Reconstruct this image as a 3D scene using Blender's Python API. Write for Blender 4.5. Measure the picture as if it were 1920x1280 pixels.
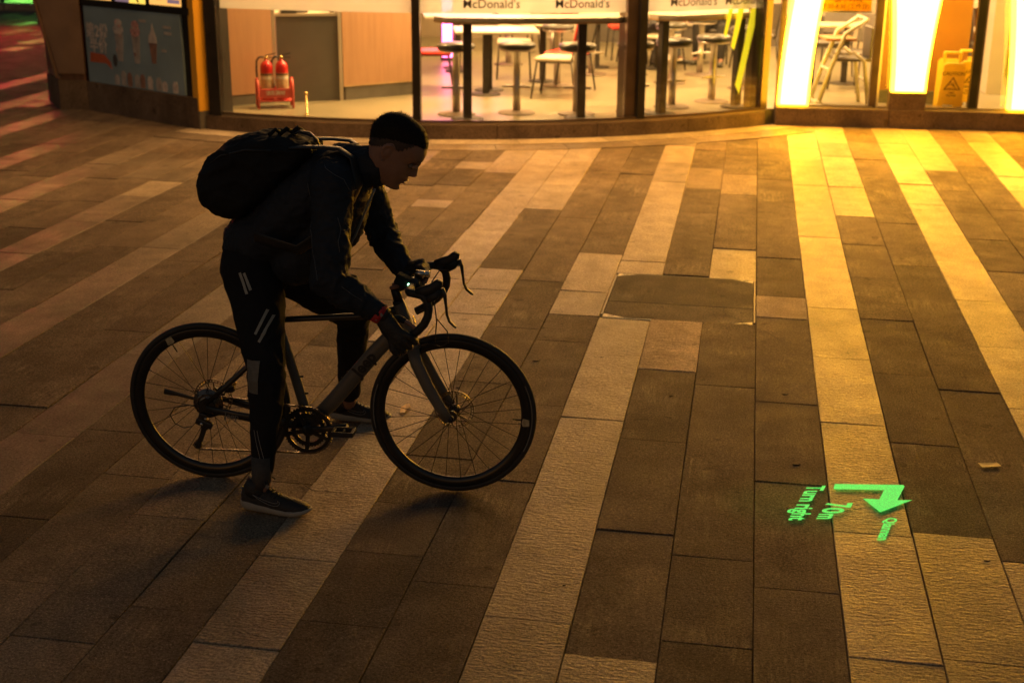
import bpy, bmesh, math, random
from mathutils import Vector, Matrix, noise
for o in list(bpy.data.objects): bpy.data.objects.remove(o)
sc = bpy.context.scene
COL = sc.collection
random.seed(7)
PI = math.pi
R = math.radians

# ------------------------------------------------------------------ camera
CAM_H = 2.26
cam_d = bpy.data.cameras.new('camera')
cam = bpy.data.objects.new('camera', cam_d); COL.objects.link(cam)
cam.matrix_world = Matrix(((0.9846494, -0.06269102, 0.16289686, 0), (0.17435088, 0.30939449, -0.93481379, 0),
                           (0.00820504, 0.94886505, 0.31557534, CAM_H), (0, 0, 0, 1)))
cam_d.sensor_width = 36; cam_d.lens = 46.65
cam_d.clip_start = 0.05; cam_d.clip_end = 300
cam_d.dof.use_dof = True; cam_d.dof.focus_distance = 5.1; cam_d.dof.aperture_fstop = 3.2
sc.camera = cam
# ------------------------------------------------------------------ night sky (sun below the horizon) and picture settings
world = bpy.data.worlds.new('World'); sc.world = world; world.use_nodes = True
wn = world.node_tree; bg = wn.nodes['Background']
sky = wn.nodes.new('ShaderNodeTexSky'); sky.sky_type = 'NISHITA'; sky.sun_disc = False
sky.sun_elevation = R(1); sky.sun_rotation = R(200); sky.dust_density = 4
wn.links.new(sky.outputs[0], bg.inputs[0]); bg.inputs[1].default_value = 0.095
vs = sc.view_settings
vs.view_transform = 'Standard'; vs.look = 'None'; vs.exposure = 0.35; vs.gamma = 1.0; vs.use_curve_mapping = False
sc.render.engine = 'CYCLES'
cy = sc.cycles
cy.use_denoising = True
cy.max_bounces = 8; cy.diffuse_bounces = 4; cy.glossy_bounces = 4; cy.transparent_max_bounces = 12
cy.sample_clamp_indirect = 6.0; cy.caustics_reflective = False; cy.caustics_refractive = False
LIGHT = dict(near=125.0, deep=105.0, soffit=50.0, arch_face=56.0, arch_side=12.0)

# ------------------------------------------------------------------ helpers
def nodes(m): return m.node_tree.nodes, m.node_tree.links
def mat(name, col, rough=0.5, metal=0.0, var=0.12, vscale=14.0, bump=0.0, bscale=60.0, emit=None, estr=0.0, spec=0.5,
        stretch=(1, 1, 1), coat=0.0, rvar=0.0, dark=None):
    """Principled material whose colour wanders with a procedural noise."""
    m = bpy.data.materials.new(name); m.use_nodes = True
    N, L = nodes(m); b = N['Principled BSDF']
    b.inputs['Roughness'].default_value = rough; b.inputs['Metallic'].default_value = metal
    b.inputs['Specular IOR Level'].default_value = spec; b.inputs['Coat Weight'].default_value = coat
    tc = N.new('ShaderNodeTexCoord'); mp = N.new('ShaderNodeMapping'); mp.inputs['Scale'].default_value = stretch
    L.new(tc.outputs['Object'], mp.inputs[0])
    nz = N.new('ShaderNodeTexNoise'); nz.inputs['Scale'].default_value = vscale; nz.inputs['Detail'].default_value = 5
    L.new(mp.outputs[0], nz.inputs['Vector'])
    cr = N.new('ShaderNodeValToRGB')
    cr.color_ramp.elements[0].position = 0.3; cr.color_ramp.elements[1].position = 0.7
    lo = dark or tuple(c * (1 - var) for c in col); hi = tuple(min(1, c * (1 + var)) for c in col)
    cr.color_ramp.elements[0].color = (*lo, 1); cr.color_ramp.elements[1].color = (*hi, 1)
    L.new(nz.outputs[0], cr.inputs[0]); L.new(cr.outputs[0], b.inputs['Base Color'])
    if rvar:
        mr = N.new('ShaderNodeMapRange'); mr.inputs[3].default_value = max(0.02, rough - rvar); mr.inputs[4].default_value = min(1, rough + rvar)
        L.new(nz.outputs[0], mr.inputs[0]); L.new(mr.outputs[0], b.inputs['Roughness'])
    if bump:
        n2 = N.new('ShaderNodeTexNoise'); n2.inputs['Scale'].default_value = bscale; n2.inputs['Detail'].default_value = 6
        L.new(mp.outputs[0], n2.inputs['Vector'])
        bp = N.new('ShaderNodeBump'); bp.inputs['Strength'].default_value = bump; bp.inputs['Distance'].default_value = 0.01
        L.new(n2.outputs[0], bp.inputs['Height']); L.new(bp.outputs[0], b.inputs['Normal'])
    if emit:
        b.inputs['Emission Color'].default_value = (*emit, 1); b.inputs['Emission Strength'].default_value = estr
    return m

def glass_mat(name, tint, refl=1.0, haze=0.0):
    m = bpy.data.materials.new(name); m.use_nodes = True
    N, L = nodes(m); N.remove(N['Principled BSDF']); out = N['Material Output']
    t = N.new('ShaderNodeBsdfTransparent'); t.inputs[0].default_value = (*tint, 1)
    g = N.new('ShaderNodeBsdfGlossy'); g.inputs[1].default_value = 0.02
    fr = N.new('ShaderNodeFresnel'); fr.inputs[0].default_value = 1.45
    mul = N.new('ShaderNodeMath'); mul.operation = 'MULTIPLY'; mul.inputs[1].default_value = refl
    mx = N.new('ShaderNodeMixShader')
    L.new(fr.outputs[0], mul.inputs[0]); L.new(mul.outputs[0], mx.inputs[0])
    L.new(t.outputs[0], mx.inputs[1]); L.new(g.outputs[0], mx.inputs[2])
    if haze:
        d = N.new('ShaderNodeBsdfTranslucent'); d.inputs[0].default_value = (0.9, 0.9, 0.88, 1)
        d2 = N.new('ShaderNodeBsdfDiffuse'); d2.inputs[0].default_value = (0.8, 0.8, 0.78, 1)
        ad = N.new('ShaderNodeMixShader'); L.new(d.outputs[0], ad.inputs[1]); L.new(d2.outputs[0], ad.inputs[2])
        m2 = N.new('ShaderNodeMixShader'); m2.inputs[0].default_value = haze
        L.new(mx.outputs[0], m2.inputs[1]); L.new(ad.outputs[0], m2.inputs[2]); L.new(m2.outputs[0], out.inputs[0])
    else: L.new(mx.outputs[0], out.inputs[0])
    return m

class MB:
    """Collects vertices and faces; build() links them as one mesh object."""
    def __init__(s): s.v = []; s.f = []; s.sm = []
    def add(s, vs, fs, smooth=False):
        n = len(s.v); s.v += [tuple(v) for v in vs]; s.f += [tuple(i + n for i in f) for f in fs]; s.sm += [smooth] * len(fs); return s
    def box(s, c, d, rz=0.0, M=None, ch=0.0):
        hx, hy, hz = d[0] / 2, d[1] / 2, d[2] / 2
        if ch:
            ch = min(ch, hx * .9, hy * .9, hz * .9); P = []
            bm = bmesh.new(); bmesh.ops.create_cube(bm, size=1)
            for v in bm.verts: v.co = Vector((v.co.x * d[0], v.co.y * d[1], v.co.z * d[2]))
            bmesh.ops.bevel(bm, geom=bm.edges[:], offset=ch, segments=2, affect='EDGES', profile=0.5)
            bm.verts.index_update(); vs = [v.co.copy() for v in bm.verts]; fs = [[v.index for v in f.verts] for f in bm.faces]; bm.free()
        else:
            vs = [Vector((x, y, z)) for x in (-hx, hx) for y in (-hy, hy) for z in (-hz, hz)]
            fs = [(0, 1, 3, 2), (4, 6, 7, 5), (0, 4, 5, 1), (2, 3, 7, 6), (0, 2, 6, 4), (1, 5, 7, 3)]
        T = Matrix.Translation(c) @ (M.to_4x4() if M is not None else Matrix.Rotation(rz, 4, 'Z'))
        return s.add([T @ v for v in vs], fs)
    def bar(s, a, b, w, h, up=(0, 0, 1), ch=0.0):
        """Box of section w x h running from a to b."""
        a, b = Vector(a), Vector(b); x = (b - a); l = x.length; x.normalize(); u = Vector(up)
        y = u.cross(x)
        if y.length < 1e-4: y = Vector((0, 1, 0)).cross(x)
        y.normalize(); z = x.cross(y)
        return s.box((a + b) / 2, (l, w, h), M=Matrix((x, y, z)).transposed(), ch=ch)
    def tube(s, pts, rad, n=10, cap=True, closed=False, flat=None, up=None):
        """Round (or elliptical: rad items (ra, rb)) tube along pts."""
        P = [Vector(p) for p in pts]; m = len(P)
        rad = rad if isinstance(rad, (list, tuple)) and len(rad) == m and not (m == 2 and not isinstance(rad[0], (tuple, list)) and False) else [rad] * m
        T = []
        for i in range(m):
            if closed: t = P[(i + 1) % m] - P[i - 1]
            else: t = P[min(i + 1, m - 1)] - P[max(i - 1, 0)]
            T.append(t.normalized())
        u = Vector(up) if up else (Vector((0, 0, 1)) if abs(T[0].z) < .9 else Vector((1, 0, 0)))
        vs, fs = [], []
        for i in range(m):
            u = (u - T[i] * u.dot(T[i]))
            if u.length < 1e-6: u = T[i].orthogonal()
            u.normalize(); w = T[i].cross(u)
            r = rad[i]; ra, rb = r if isinstance(r, (tuple, list)) else (r, r)
            for k in range(n):
                a = 2 * PI * k / n; vs.append(P[i] + u * (ra * math.cos(a)) + w * (rb * math.sin(a)))
        for i in range(m if closed else m - 1):
            j = (i + 1) % m
            for k in range(n): fs.append((i * n + k, i * n + (k + 1) % n, j * n + (k + 1) % n, j * n + k))
        if cap and not closed:
            fs.append(tuple(range(n))[::-1]); fs.append(tuple((m - 1) * n + k for k in range(n)))
        return s.add(vs, fs, True)
    def limb(s, pts, rad, n=16, up=None):
        """Tube with rounded ends (hemispheres), for bodies."""
        P = [Vector(p) for p in pts]; rr = [r if isinstance(r, (tuple, list)) else (r, r) for r in rad]
        t0 = (P[0] - P[1]).normalized(); t1 = (P[-1] - P[-2]).normalized()
        A, RA, B, RB = [], [], [], []
        for a in (80, 60, 35):
            c, q = math.cos(R(a)), math.sin(R(a)); e = min(rr[0]); A.append(P[0] + t0 * e * q); RA.append((rr[0][0] * c, rr[0][1] * c))
            e = min(rr[-1]); B.insert(0, P[-1] + t1 * e * q); RB.insert(0, (rr[-1][0] * c, rr[-1][1] * c))
        return s.tube(A + P + B, RA + rr + RB, n=n, up=up)
    def lathe(s, prof, n=24, c=(0, 0, 0), M=None, smooth=True, a0=0.0, a1=2 * PI, cap=True, loop=False):
        """prof: list of (r, z) turned about the local z axis."""
        vs, fs = [], []; full = abs(a1 - a0 - 2 * PI) < 1e-6; k = n if full else n + 1
        T = Matrix.Translation(c) @ (M.to_4x4() if M is not None else Matrix())
        for r, z in prof:
            for i in range(k):
                a = a0 + (a1 - a0) * i / n; vs.append(T @ Vector((r * math.cos(a), r * math.sin(a), z)))
        for j in range(len(prof) - 1):
            for i in range(n):
                i2 = (i + 1) % k; fs.append((j * k + i, j * k + i2, (j + 1) * k + i2, (j + 1) * k + i))
        if loop:
            j = len(prof) - 1
            for i in range(n): fs.append((j * k + i, j * k + (i + 1) % k, (i + 1) % k, i))
        if cap and not loop and full and prof[0][0] > 1e-6 and prof[0] != prof[-1]: fs.append(tuple(range(k))[::-1])
        if cap and not loop and full and prof[-1][0] > 1e-6 and prof[0] != prof[-1]: fs.append(tuple((len(prof) - 1) * k + i for i in range(k)))
        return s.add(vs, fs, smooth)
    def ell(s, c, r, M=None, n=16, m=10):
        vs, fs = [], []; T = Matrix.Translation(c) @ (M.to_4x4() if M is not None else Matrix())
        vs.append(T @ Vector((0, 0, -r[2])))
        for j in range(1, m):
            b = -PI / 2 + PI * j / m
            for i in range(n):
                a = 2 * PI * i / n; vs.append(T @ Vector((r[0] * math.cos(a) * math.cos(b), r[1] * math.sin(a) * math.cos(b), r[2] * math.sin(b))))
        vs.append(T @ Vector((0, 0, r[2])))
        for i in range(n): fs.append((0, 1 + (i + 1) % n, 1 + i))
        for j in range(m - 2):
            for i in range(n): fs.append((1 + j * n + i, 1 + j * n + (i + 1) % n, 1 + (j + 1) * n + (i + 1) % n, 1 + (j + 1) * n + i))
        b = 1 + (m - 2) * n
        for i in range(n): fs.append((b + i, b + (i + 1) % n, len(vs) - 1))
        return s.add(vs, fs, True)
    def prism(s, poly, z0, z1, M=None, smooth=False):
        """poly: (x, y) outline extruded from z0 to z1 of the frame M."""
        T = M.to_4x4() if M is not None else Matrix(); n = len(poly)
        vs = [T @ Vector((x, y, z0)) for x, y in poly] + [T @ Vector((x, y, z1)) for x, y in poly]
        fs = [tuple(range(n))[::-1], tuple(range(n, 2 * n))] + [(i, (i + 1) % n, n + (i + 1) % n, n + i) for i in range(n)]
        return s.add(vs, fs, smooth)
    def mesh(s, name, sub=None):
        me = bpy.data.meshes.new(name); me.from_pydata(s.v, [], s.f)
        me.polygons.foreach_set('use_smooth', s.sm); me.update(); return me
    def build(s, name, m, parent=None, fix=True):
        me = s.mesh(name)
        if fix:
            bm = bmesh.new(); bm.from_mesh(me); bmesh.ops.recalc_face_normals(bm, faces=bm.faces[:]); bm.to_mesh(me); bm.free()
        return link(name, me, m, parent)

def link(name, me, m, parent=None):
    if m is not None:
        me.materials.clear(); me.materials.append(m)
    o = bpy.data.objects.new(name, me); COL.objects.link(o)
    if parent is not None: o.parent = parent
    return o
def tag(o, label, cat, group=None, kind=None):
    if label: o['label'] = label
    if cat: o['category'] = cat
    if group: o['group'] = group
    if kind: o['kind'] = kind
    return o
def thing(name, label, cat, loc=(0, 0, 0), rz=0.0, group=None):
    o = bpy.data.objects.new(name, None); COL.objects.link(o); o.empty_display_size = 0.1
    o.location = loc; o.rotation_euler = (0, 0, rz)
    return tag(o, label, cat, group)
def struct(o): o['kind'] = 'structure'; return o
def dup(root, loc, rz, label, group=None):
    r = root.copy(); COL.objects.link(r); r.location = loc; r.rotation_euler = (0, 0, rz); r['label'] = label
    if group: r['group'] = group
    for ch in list(root.children):
        c = ch.copy(); COL.objects.link(c); c.parent = r
        for g in ch.children:
            d = g.copy(); COL.objects.link(d); d.parent = c
    return r
def text_mesh(body, size=1.0, depth=0.0, bold=0.0, space=1.0, align='LEFT'):
    cu = bpy.data.curves.new('lettering', 'FONT'); cu.body = body; cu.size = size; cu.extrude = depth; cu.offset = bold
    cu.space_character = space; cu.align_x = align; cu.resolution_u = 3
    ob = bpy.data.objects.new('lettering', cu); COL.objects.link(ob); bpy.context.view_layer.update()
    me = bpy.data.meshes.new_from_object(ob.evaluated_get(bpy.context.evaluated_depsgraph_get()))
    bpy.data.objects.remove(ob); bpy.data.curves.remove(cu); return me
def lettering(name, body, m, parent, M, size, depth=0.001, bold=0.0, space=1.0, align='CENTER', sx=1.0):
    me = text_mesh(body, size, depth, bold, space, align); me.transform(M @ Matrix.Diagonal((sx, 1, 1, 1))); return link(name, me, m, parent)
def frame(o, x, y):
    """4x4 matrix with origin o, local x and y axes given."""
    x = Vector(x).normalized(); y = Vector(y); y = (y - x * y.dot(x)).normalized(); z = x.cross(y)
    return Matrix((x, y, z)).transposed().to_4x4() if o is None else Matrix.Translation(o) @ Matrix((x, y, z)).transposed().to_4x4()

# ------------------------------------------------------------------ materials
def granite(name, col, ripple, rip_scale, rough, scratch, var=0.16, bdist=0.0025, grain=.6):
    m = bpy.data.materials.new(name); m.use_nodes = True; N, L = nodes(m); b = N['Principled BSDF']
    geo = N.new('ShaderNodeNewGeometry'); oi = N.new('ShaderNodeObjectInfo')
    def nz(scale, stretch=(1, 1, 1), detail=4, rough_=0.5, dist=0.0, own=37.0):
        mp = N.new('ShaderNodeMapping'); mp.inputs['Scale'].default_value = stretch; L.new(geo.outputs['Position'], mp.inputs[0])
        cb = N.new('ShaderNodeVectorMath'); cb.operation = 'ADD'; mm = N.new('ShaderNodeVectorMath'); mm.operation = 'SCALE'
        cv = N.new('ShaderNodeCombineXYZ'); L.new(oi.outputs['Random'], cv.inputs[0]); L.new(oi.outputs['Random'], cv.inputs[1])
        L.new(cv.outputs[0], mm.inputs[0]); mm.inputs['Scale'].default_value = own
        L.new(mp.outputs[0], cb.inputs[0]); L.new(mm.outputs[0], cb.inputs[1])
        n = N.new('ShaderNodeTexNoise'); n.inputs['Scale'].default_value = scale; n.inputs['Detail'].default_value = detail
        n.inputs['Roughness'].default_value = rough_; n.inputs['Distortion'].default_value = dist
        L.new(cb.outputs[0], n.inputs['Vector']); return n.outputs[0]
    def rng(x, a, c, lo, hi):
        r = N.new('ShaderNodeMapRange'); r.inputs[1].default_value = a; r.inputs[2].default_value = c; r.inputs[3].default_value = lo; r.inputs[4].default_value = hi
        L.new(x, r.inputs[0]); return r.outputs[0]
    def math_(op, a, c):
        q = N.new('ShaderNodeMath'); q.operation = op
        for i, x in enumerate((a, c)):
            if isinstance(x, (int, float)): q.inputs[i].default_value = x
            else: L.new(x, q.inputs[i])
        return q.outputs[0]
    speck = rng(nz(95, detail=4, rough_=.75), .38, .62, 1 - var * 2.6, 1 + var * 2.6)
    mid = rng(nz(7, detail=6), .3, .7, 1 - var, 1 + var)
    tile = rng(oi.outputs['Random'], 0, 1, .76, 1.18)
    v = math_('MULTIPLY', math_('MULTIPLY', speck, mid), tile)
    # dark blotches of old dirt and chewing gum
    gum = rng(nz(9, detail=1, own=0.0), .72, .745, 1, .62)
    v = math_('MULTIPLY', v, gum)
    fleck = rng(nz(170, detail=2, rough_=.6), .60, .68, 1.0, 1.0 + 1.1 * (grain > .8))      # sparse pale flecks in the dark stone
    v = math_('MULTIPLY', v, fleck)
    spots = rng(nz(24, detail=1, own=0.0), .735, .76, 1, .70)
    v = math_('MULTIPLY', v, spots)
    stain = rng(nz(1.1, (1.6, .7, 1), 6, .62, .5, own=0.0), .42, .66, 1.0, .66)       # broad foot-traffic grime
    drip = rng(nz(2.6, (1, 1.8, 1), 5, .7, own=0.0), .58, .70, 1.0, 1.22)              # paler mineral bloom
    v = math_('MULTIPLY', math_('MULTIPLY', v, stain), drip)
    base = N.new('ShaderNodeVectorMath'); base.operation = 'SCALE'; base.inputs[0].default_value = col
    L.new(v, base.inputs['Scale'])
    colout = base.outputs[0]
    if scratch:
        streak = rng(nz(1.0, (48, 3.5, 1), 6, .7, 1.2), .42, .62, 0, 1); patch = rng(nz(1.9, detail=6, rough_=.68), .50, .66, 0, 1)
        grit = rng(nz(140, detail=3), .40, .62, 0, 1)
        sm = math_('MULTIPLY', math_('MULTIPLY', streak, patch), grit)
        mx = N.new('ShaderNodeMix'); mx.data_type = 'RGBA'; mx.inputs['B'].default_value = (.40, .31, .21, 1)
        L.new(math_('MULTIPLY', sm, scratch), mx.inputs[0]); L.new(colout, mx.inputs['A']); colout = mx.outputs['Result']
        L.new(math_('SUBTRACT', rng(nz(5), .3, .7, rough - .06, rough + .08), math_('MULTIPLY', sm, .38)), b.inputs['Roughness'])
    else: L.new(rng(nz(5), .3, .7, rough - .07, rough + .07), b.inputs['Roughness'])
    L.new(colout, b.inputs['Base Color'])
    b.inputs['Specular IOR Level'].default_value = 0.08
    h = math_('ADD', math_('MULTIPLY', nz(1.0, rip_scale, 4, .55, .4), ripple), math_('MULTIPLY', nz(150, detail=5, rough_=.7), grain))
    bp = N.new('ShaderNodeBump'); bp.inputs['Strength'].default_value = .9; bp.inputs['Distance'].default_value = bdist
    L.new(h, bp.inputs['Height']); L.new(bp.outputs[0], b.inputs['Normal'])
    return m
M_ = {}
M_['slab_light'] = granite('light_granite', (.40, .318, .225), 1.6, (26, 80, 20), .47, 0, bdist=.0075)
M_['slab_dark'] = granite('dark_granite', (.165, .125, .090), .5, (60, 60, 60), .78, .85, bdist=.0075, grain=1.1)
M_['slab_mid'] = granite('worn_granite', (.205, .16, .115), .5, (30, 60, 30), .50, .4)
M_['slab_amber'] = granite('amber_granite', (.25, .19, .13), .8, (30, 60, 30), .74, .3, bdist=.006, grain=.9)
M_['slab_ribbed'] = granite('ribbed_granite', (.46, .36, .25), 3.0, (12, 75, 20), .8, 0, bdist=.005)
M_['slab_cover'] = granite('cover_granite', (.12, .095, .07), .9, (14, 60, 20), .82, .35)
M_['mortar'] = mat('mortar', (.055, .045, .035), .9, var=.3, vscale=30, bump=.5, bscale=120)
M_['kerb'] = granite('kerb_granite', (.36, .30, .22), .6, (40, 40, 40), .62, 0)
M_['plinth'] = granite('plinth_granite', (.17, .125, .085), .5, (30, 30, 60), .6, .25)
M_['black_frame'] = mat('black_anodised_frame', (.022, .02, .018), .38, .3, var=.25, vscale=6, rvar=.1)
M_['bronze_frame'] = mat('bronze_anodised_frame', (.10, .07, .045), .35, .5, var=.2, vscale=6, rvar=.1)
M_['sill_metal'] = mat('brushed_sill_metal', (.36, .31, .24), .33, .8, var=.15, vscale=40, stretch=(1, 1, 8), rvar=.08)
M_['glass'] = glass_mat('window_glass', (.95, .96, .95), .8)
M_['frost'] = glass_mat('frosted_film', (.95, .95, .93), .6, haze=.62)
M_['floor_tile'] = mat('polished_floor_tile', (.225, .20, .125), .34, var=.08, vscale=3, rvar=.1, bump=.05, bscale=8)
M_['wood'] = mat('warm_wood_panel', (.42, .245, .135), .42, var=.09, vscale=3.0, stretch=(9, 9, .6), bump=.06, bscale=30)
M_['wood_dark'] = mat('dark_wood_slats', (.16, .075, .04), .5, var=.3, vscale=6, stretch=(4, 4, .5))
M_['grey_panel'] = mat('grey_laminate', (.13, .125, .11), .5, var=.12, vscale=2.5, bump=.03)
M_['white_trim'] = mat('cream_trim', (.52, .47, .37), .4, var=.05, vscale=5)
M_['kick'] = mat('grey_kickboard', (.12, .11, .09), .5, var=.15, vscale=9)
M_['wall_in'] = mat('interior_wall', (.52, .44, .33), .6, var=.06, vscale=2)
M_['ceiling'] = mat('ceiling_board', (.75, .72, .66), .8, var=.04)
M_['tabletop'] = mat('cream_tabletop', (.50, .46, .37), .35, var=.05, vscale=8)
M_['table_edge'] = mat('wood_edge_band', (.45, .30, .15), .45, var=.15, vscale=20)
M_['dark_leg'] = mat('dark_metal_leg', (.045, .038, .030), .6, .2, var=.2, vscale=20, rvar=.1)
M_['steel'] = mat('brushed_steel', (.52, .48, .43), .3, .95, var=.12, vscale=30, stretch=(1, 1, 6), rvar=.08)
M_['base_metal'] = mat('brown_base_plate', (.16, .12, .085), .6, .3, var=.15, vscale=20)
M_['seat_dark'] = mat('dark_vinyl', (.06, .058, .05), .35, var=.2, vscale=12, rvar=.1)
M_['red'] = mat('red_plastic', (.62, .045, .03), .4, var=.12, vscale=10)
M_['cream_seat'] = mat('cream_vinyl', (.62, .55, .43), .45, var=.08)
M_['grey_seat'] = mat('grey_shell', (.12, .105, .09), .45, var=.1)
M_['ext_red'] = mat('extinguisher_red', (.58, .02, .02), .3, var=.1, coat=.4)
M_['rack_red'] = mat('faded_red_rack', (.62, .10, .08), .5, var=.12)
M_['label_paper'] = mat('label_paper', (.66, .50, .28), .6, var=.2, vscale=40)
M_['rubber'] = mat('black_rubber', (.014, .014, .014), .6, var=.2, vscale=30)
M_['gold_metal'] = mat('brass', (.65, .47, .18), .28, .9, var=.1)
M_['yellow'] = mat('yellow_plastic', (.95, .74, .10), .5, var=.06, vscale=8)
def translucent(m, k):
    N, L = nodes(m); b = N['Principled BSDF']; t = N.new('ShaderNodeBsdfTranslucent'); mx = N.new('ShaderNodeMixShader'); mx.inputs[0].default_value = k
    L.new(b.inputs['Base Color'].links[0].from_socket, t.inputs[0]); L.new(b.outputs[0], mx.inputs[1]); L.new(t.outputs[0], mx.inputs[2]); L.new(mx.outputs[0], N['Material Output'].inputs[0])
translucent(M_['yellow'], .35)
M_['notice'] = mat('yellow_backlit_sheet', (.85, .58, .05), .5, var=.06); translucent(M_['notice'], .75)
M_['black_print'] = mat('black_print', (.02, .018, .015), .6)
M_['dark_print'] = mat('brown_print', (.07, .05, .03), .6)
M_['white_print'] = mat('white_print', (.75, .72, .66), .6, var=.05)
M_['orange_wall'] = mat('orange_lacquer_panel', (.32, .145, .035), .42, var=.1, vscale=1.5)
M_['yellow_wall'] = mat('yellow_painted_metal', (.85, .44, .03), .42, var=.08, vscale=3)
M_['brown_wall'] = mat('brown_cladding', (.20, .13, .085), .5, var=.15, vscale=4)
M_['poster'] = mat('grey_blue_poster', (.25, .36, .41), .38, var=.2, vscale=1.6)
M_['arch_face'] = mat('lit_arch_face', (.8, .7, .5), .4, emit=(1.0, .43, .016), estr=LIGHT['arch_face'])
M_['arch_side'] = mat('lit_arch_side', (.7, .4, .05), .4, emit=(1.0, .52, .02), estr=LIGHT['arch_side'])
M_['lamp_face'] = mat('ceiling_lamp_diffuser', (.8, .8, .75), .5, emit=(1, .78, .45), estr=6)
# ------------------------------------------------------------------ pavement
W = 0.29493; X0 = 0.12869
CX, CY, RAD = -4.017, 18.69, 6.013            # centre and radius of the curved shop front
def arc(a, r): a = R(a); return (CX + r * math.sin(a), CY - r * math.cos(a))
JOINTS = {
 -9: ('D', [(11.717,'L'),(11.376,'D'),(10.660,'D'),(10.075,'L'),(9.817,'D'),(8.860,'D')]),
 -8: ('L', [(11.258,'D'),(10.422,'D'),(9.094,'D'),(7.324,'D')]),
 -7: ('L', [(11.932,'L'),(9.142,'L'),(7.846,'L'),(6.546,'M'),(5.577,'M'),(4.725,'M'),(3.670,'D')]),
 -6: ('L', [(11.689,'L'),(10.842,'L'),(9.906,'D'),(8.138,'L'),(7.656,'L'),(7.144,'L'),(6.092,'L'),(5.287,'L'),(4.742,'L'),(4.098,'L')]),
 -5: ('D', [(11.555,'D'),(9.674,'D'),(7.917,'D'),(6.936,'D'),(6.032,'D'),(5.095,'D'),(4.618,'D'),(4.196,'D'),(3.688,'D')]),
 -4: ('D', [(11.453,'D'),(10.510,'D'),(9.544,'D'),(8.654,'L'),(7.727,'L'),(7.241,'D'),(6.757,'D'),(5.783,'D'),(4.907,'D'),(4.021,'D')]),
 -3: ('L', [(11.170,'L'),(10.255,'L'),(8.518,'L'),(8.202,'H'),(7.219,'L'),(6.566,'L'),(5.658,'L'),(4.723,'L'),(3.833,'L')]),
 -2: ('D', [(11.853,'M'),(10.964,'D'),(10.048,'D'),(8.244,'H'),(7.245,'T'),(6.389,'D'),(5.452,'D'),(4.544,'D'),(3.656,'L')]),
 -1: ('D', [(11.624,'M'),(10.770,'D'),(8.969,'L'),(8.176,'H'),(7.251,'D'),(6.215,'D'),(5.288,'D'),(4.385,'D')]),
 0: ('D', [(11.463,'D'),(10.547,'D'),(8.787,'D'),(7.861,'T'),(7.418,'D'),(6.941,'D'),(6.037,'D'),(5.106,'D'),(4.204,'D')]),
 1: ('L', [(12.501,'L'),(11.300,'L'),(9.442,'L'),(7.674,'L'),(6.759,'L'),(5.839,'L'),(4.699,'L')]),
 2: ('L', [(13.453,'L'),(12.701,'L'),(11.273,'L'),(10.163,'D'),(9.270,'D'),(8.401,'D'),(7.501,'D'),(6.567,'D'),(5.640,'D'),(4.741,'L')]),
 3: ('D', [(12.610,'D'),(9.989,'D'),(8.758,'D'),(7.567,'D'),(6.383,'D'),(4.567,'L')]),
 4: ('L', [(12.960,'L'),(11.527,'L'),(10.717,'L'),(8.925,'L'),(8.007,'L'),(7.106,'L'),(6.184,'L')]),
 5: ('L', [(13.731,'L'),(12.193,'D'),(11.318,'D'),(10.473,'D'),(9.614,'D'),(8.733,'M'),(7.837,'M')]),
}
LIGHT_COL = {-11, -14, -17, -20, -23, -26, -29, -32, 7, 10}
EXTRA = {-10: [11.76, 10.6, 8.3, 7.0, 5.10, 4.22], -12: [8.1, 6.45, 5.3], -13: [8.9, 7.9, 5.69], -14: [9.6, 8.2, 6.75], -11: [9.2, 7.7, 6.1, 5.0], -21: [14.2, 11.77]}
rs = random.Random(11)
slabs = []                                     # (column, near y, far y, kind)
for c in range(-66, 14):
    xm = X0 + (c + .5) * W
    far = 27.0 if xm < -8.2 else (CY - math.sqrt(max(0.2, 6.50 ** 2 - (xm - CX) ** 2)) if abs(xm - CX) < 4.3 else (14.62 if xm > 0 else 15.0))
    if xm < CX: far = max(far, 12.3 if xm > -5.3 else 15.0) if xm > -8.2 else far
    lk = 'L' if c > 5 else 'M'
    dflt, js = JOINTS.get(c, (lk if c in LIGHT_COL else 'D', [(y, lk if c in LIGHT_COL else 'D') for y in EXTRA.get(c, [])]))
    js = [j for j in js if j[0] < far - .05]
    if not js or js[0][0] < far - 1.3:         # carry on above the first measured joint
        y = js[0][0] if js else rs.uniform(2.2, 3.0); up = []
        while y < far - .3:
            y += rs.choice((.6, .9, .9, .92)); up.append(y)
        js = [(q, dflt if rs.random() > .07 else ('M' if dflt == 'D' else 'L')) for q in up[::-1] if q < far - .12] + js
        if not js: js = [(far - .9, dflt)]
    prev, kind = far, dflt
    for y, k in js:
        slabs.append((c, y, prev, kind)); prev, kind = y, k
    while prev > 1.2:
        y = prev - (.9 if rs.random() < .75 else .6); slabs.append((c, y, prev, kind)); prev = y
        if rs.random() < .06: kind = 'M' if kind == 'D' else kind
keep = []
for c, y0, y1, k in slabs:
    if k == 'H': continue
    xm, ym = X0 + (c + .5) * W, (y0 + y1) / 2
    if not (-1.9 - .62 * ym < xm < 1.5 + .2 * ym) or ym < 1.6: continue
    vis = -.45 - .59 * ym < xm < .45 + .18 * ym and ym > 2.7
    if -8.0 < xm < -5.6 and ym > 13.7: vis = False
    d2 = xm * xm + ym * ym + CAM_H ** 2
    keep.append((-(W * (y1 - y0) * CAM_H / d2 ** 1.5) * (1 if vis else .05), c, y0, y1, k))
keep.sort()
pave = struct(thing('pavement', None, None)); pave['label'] = 'granite slab pavement in light and dark bands'
pb = MB(); pb.box((-4, 14, -.065), (60, 40, .05)); struct(pb.build('mortar_bed', M_['mortar'], pave))
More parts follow.
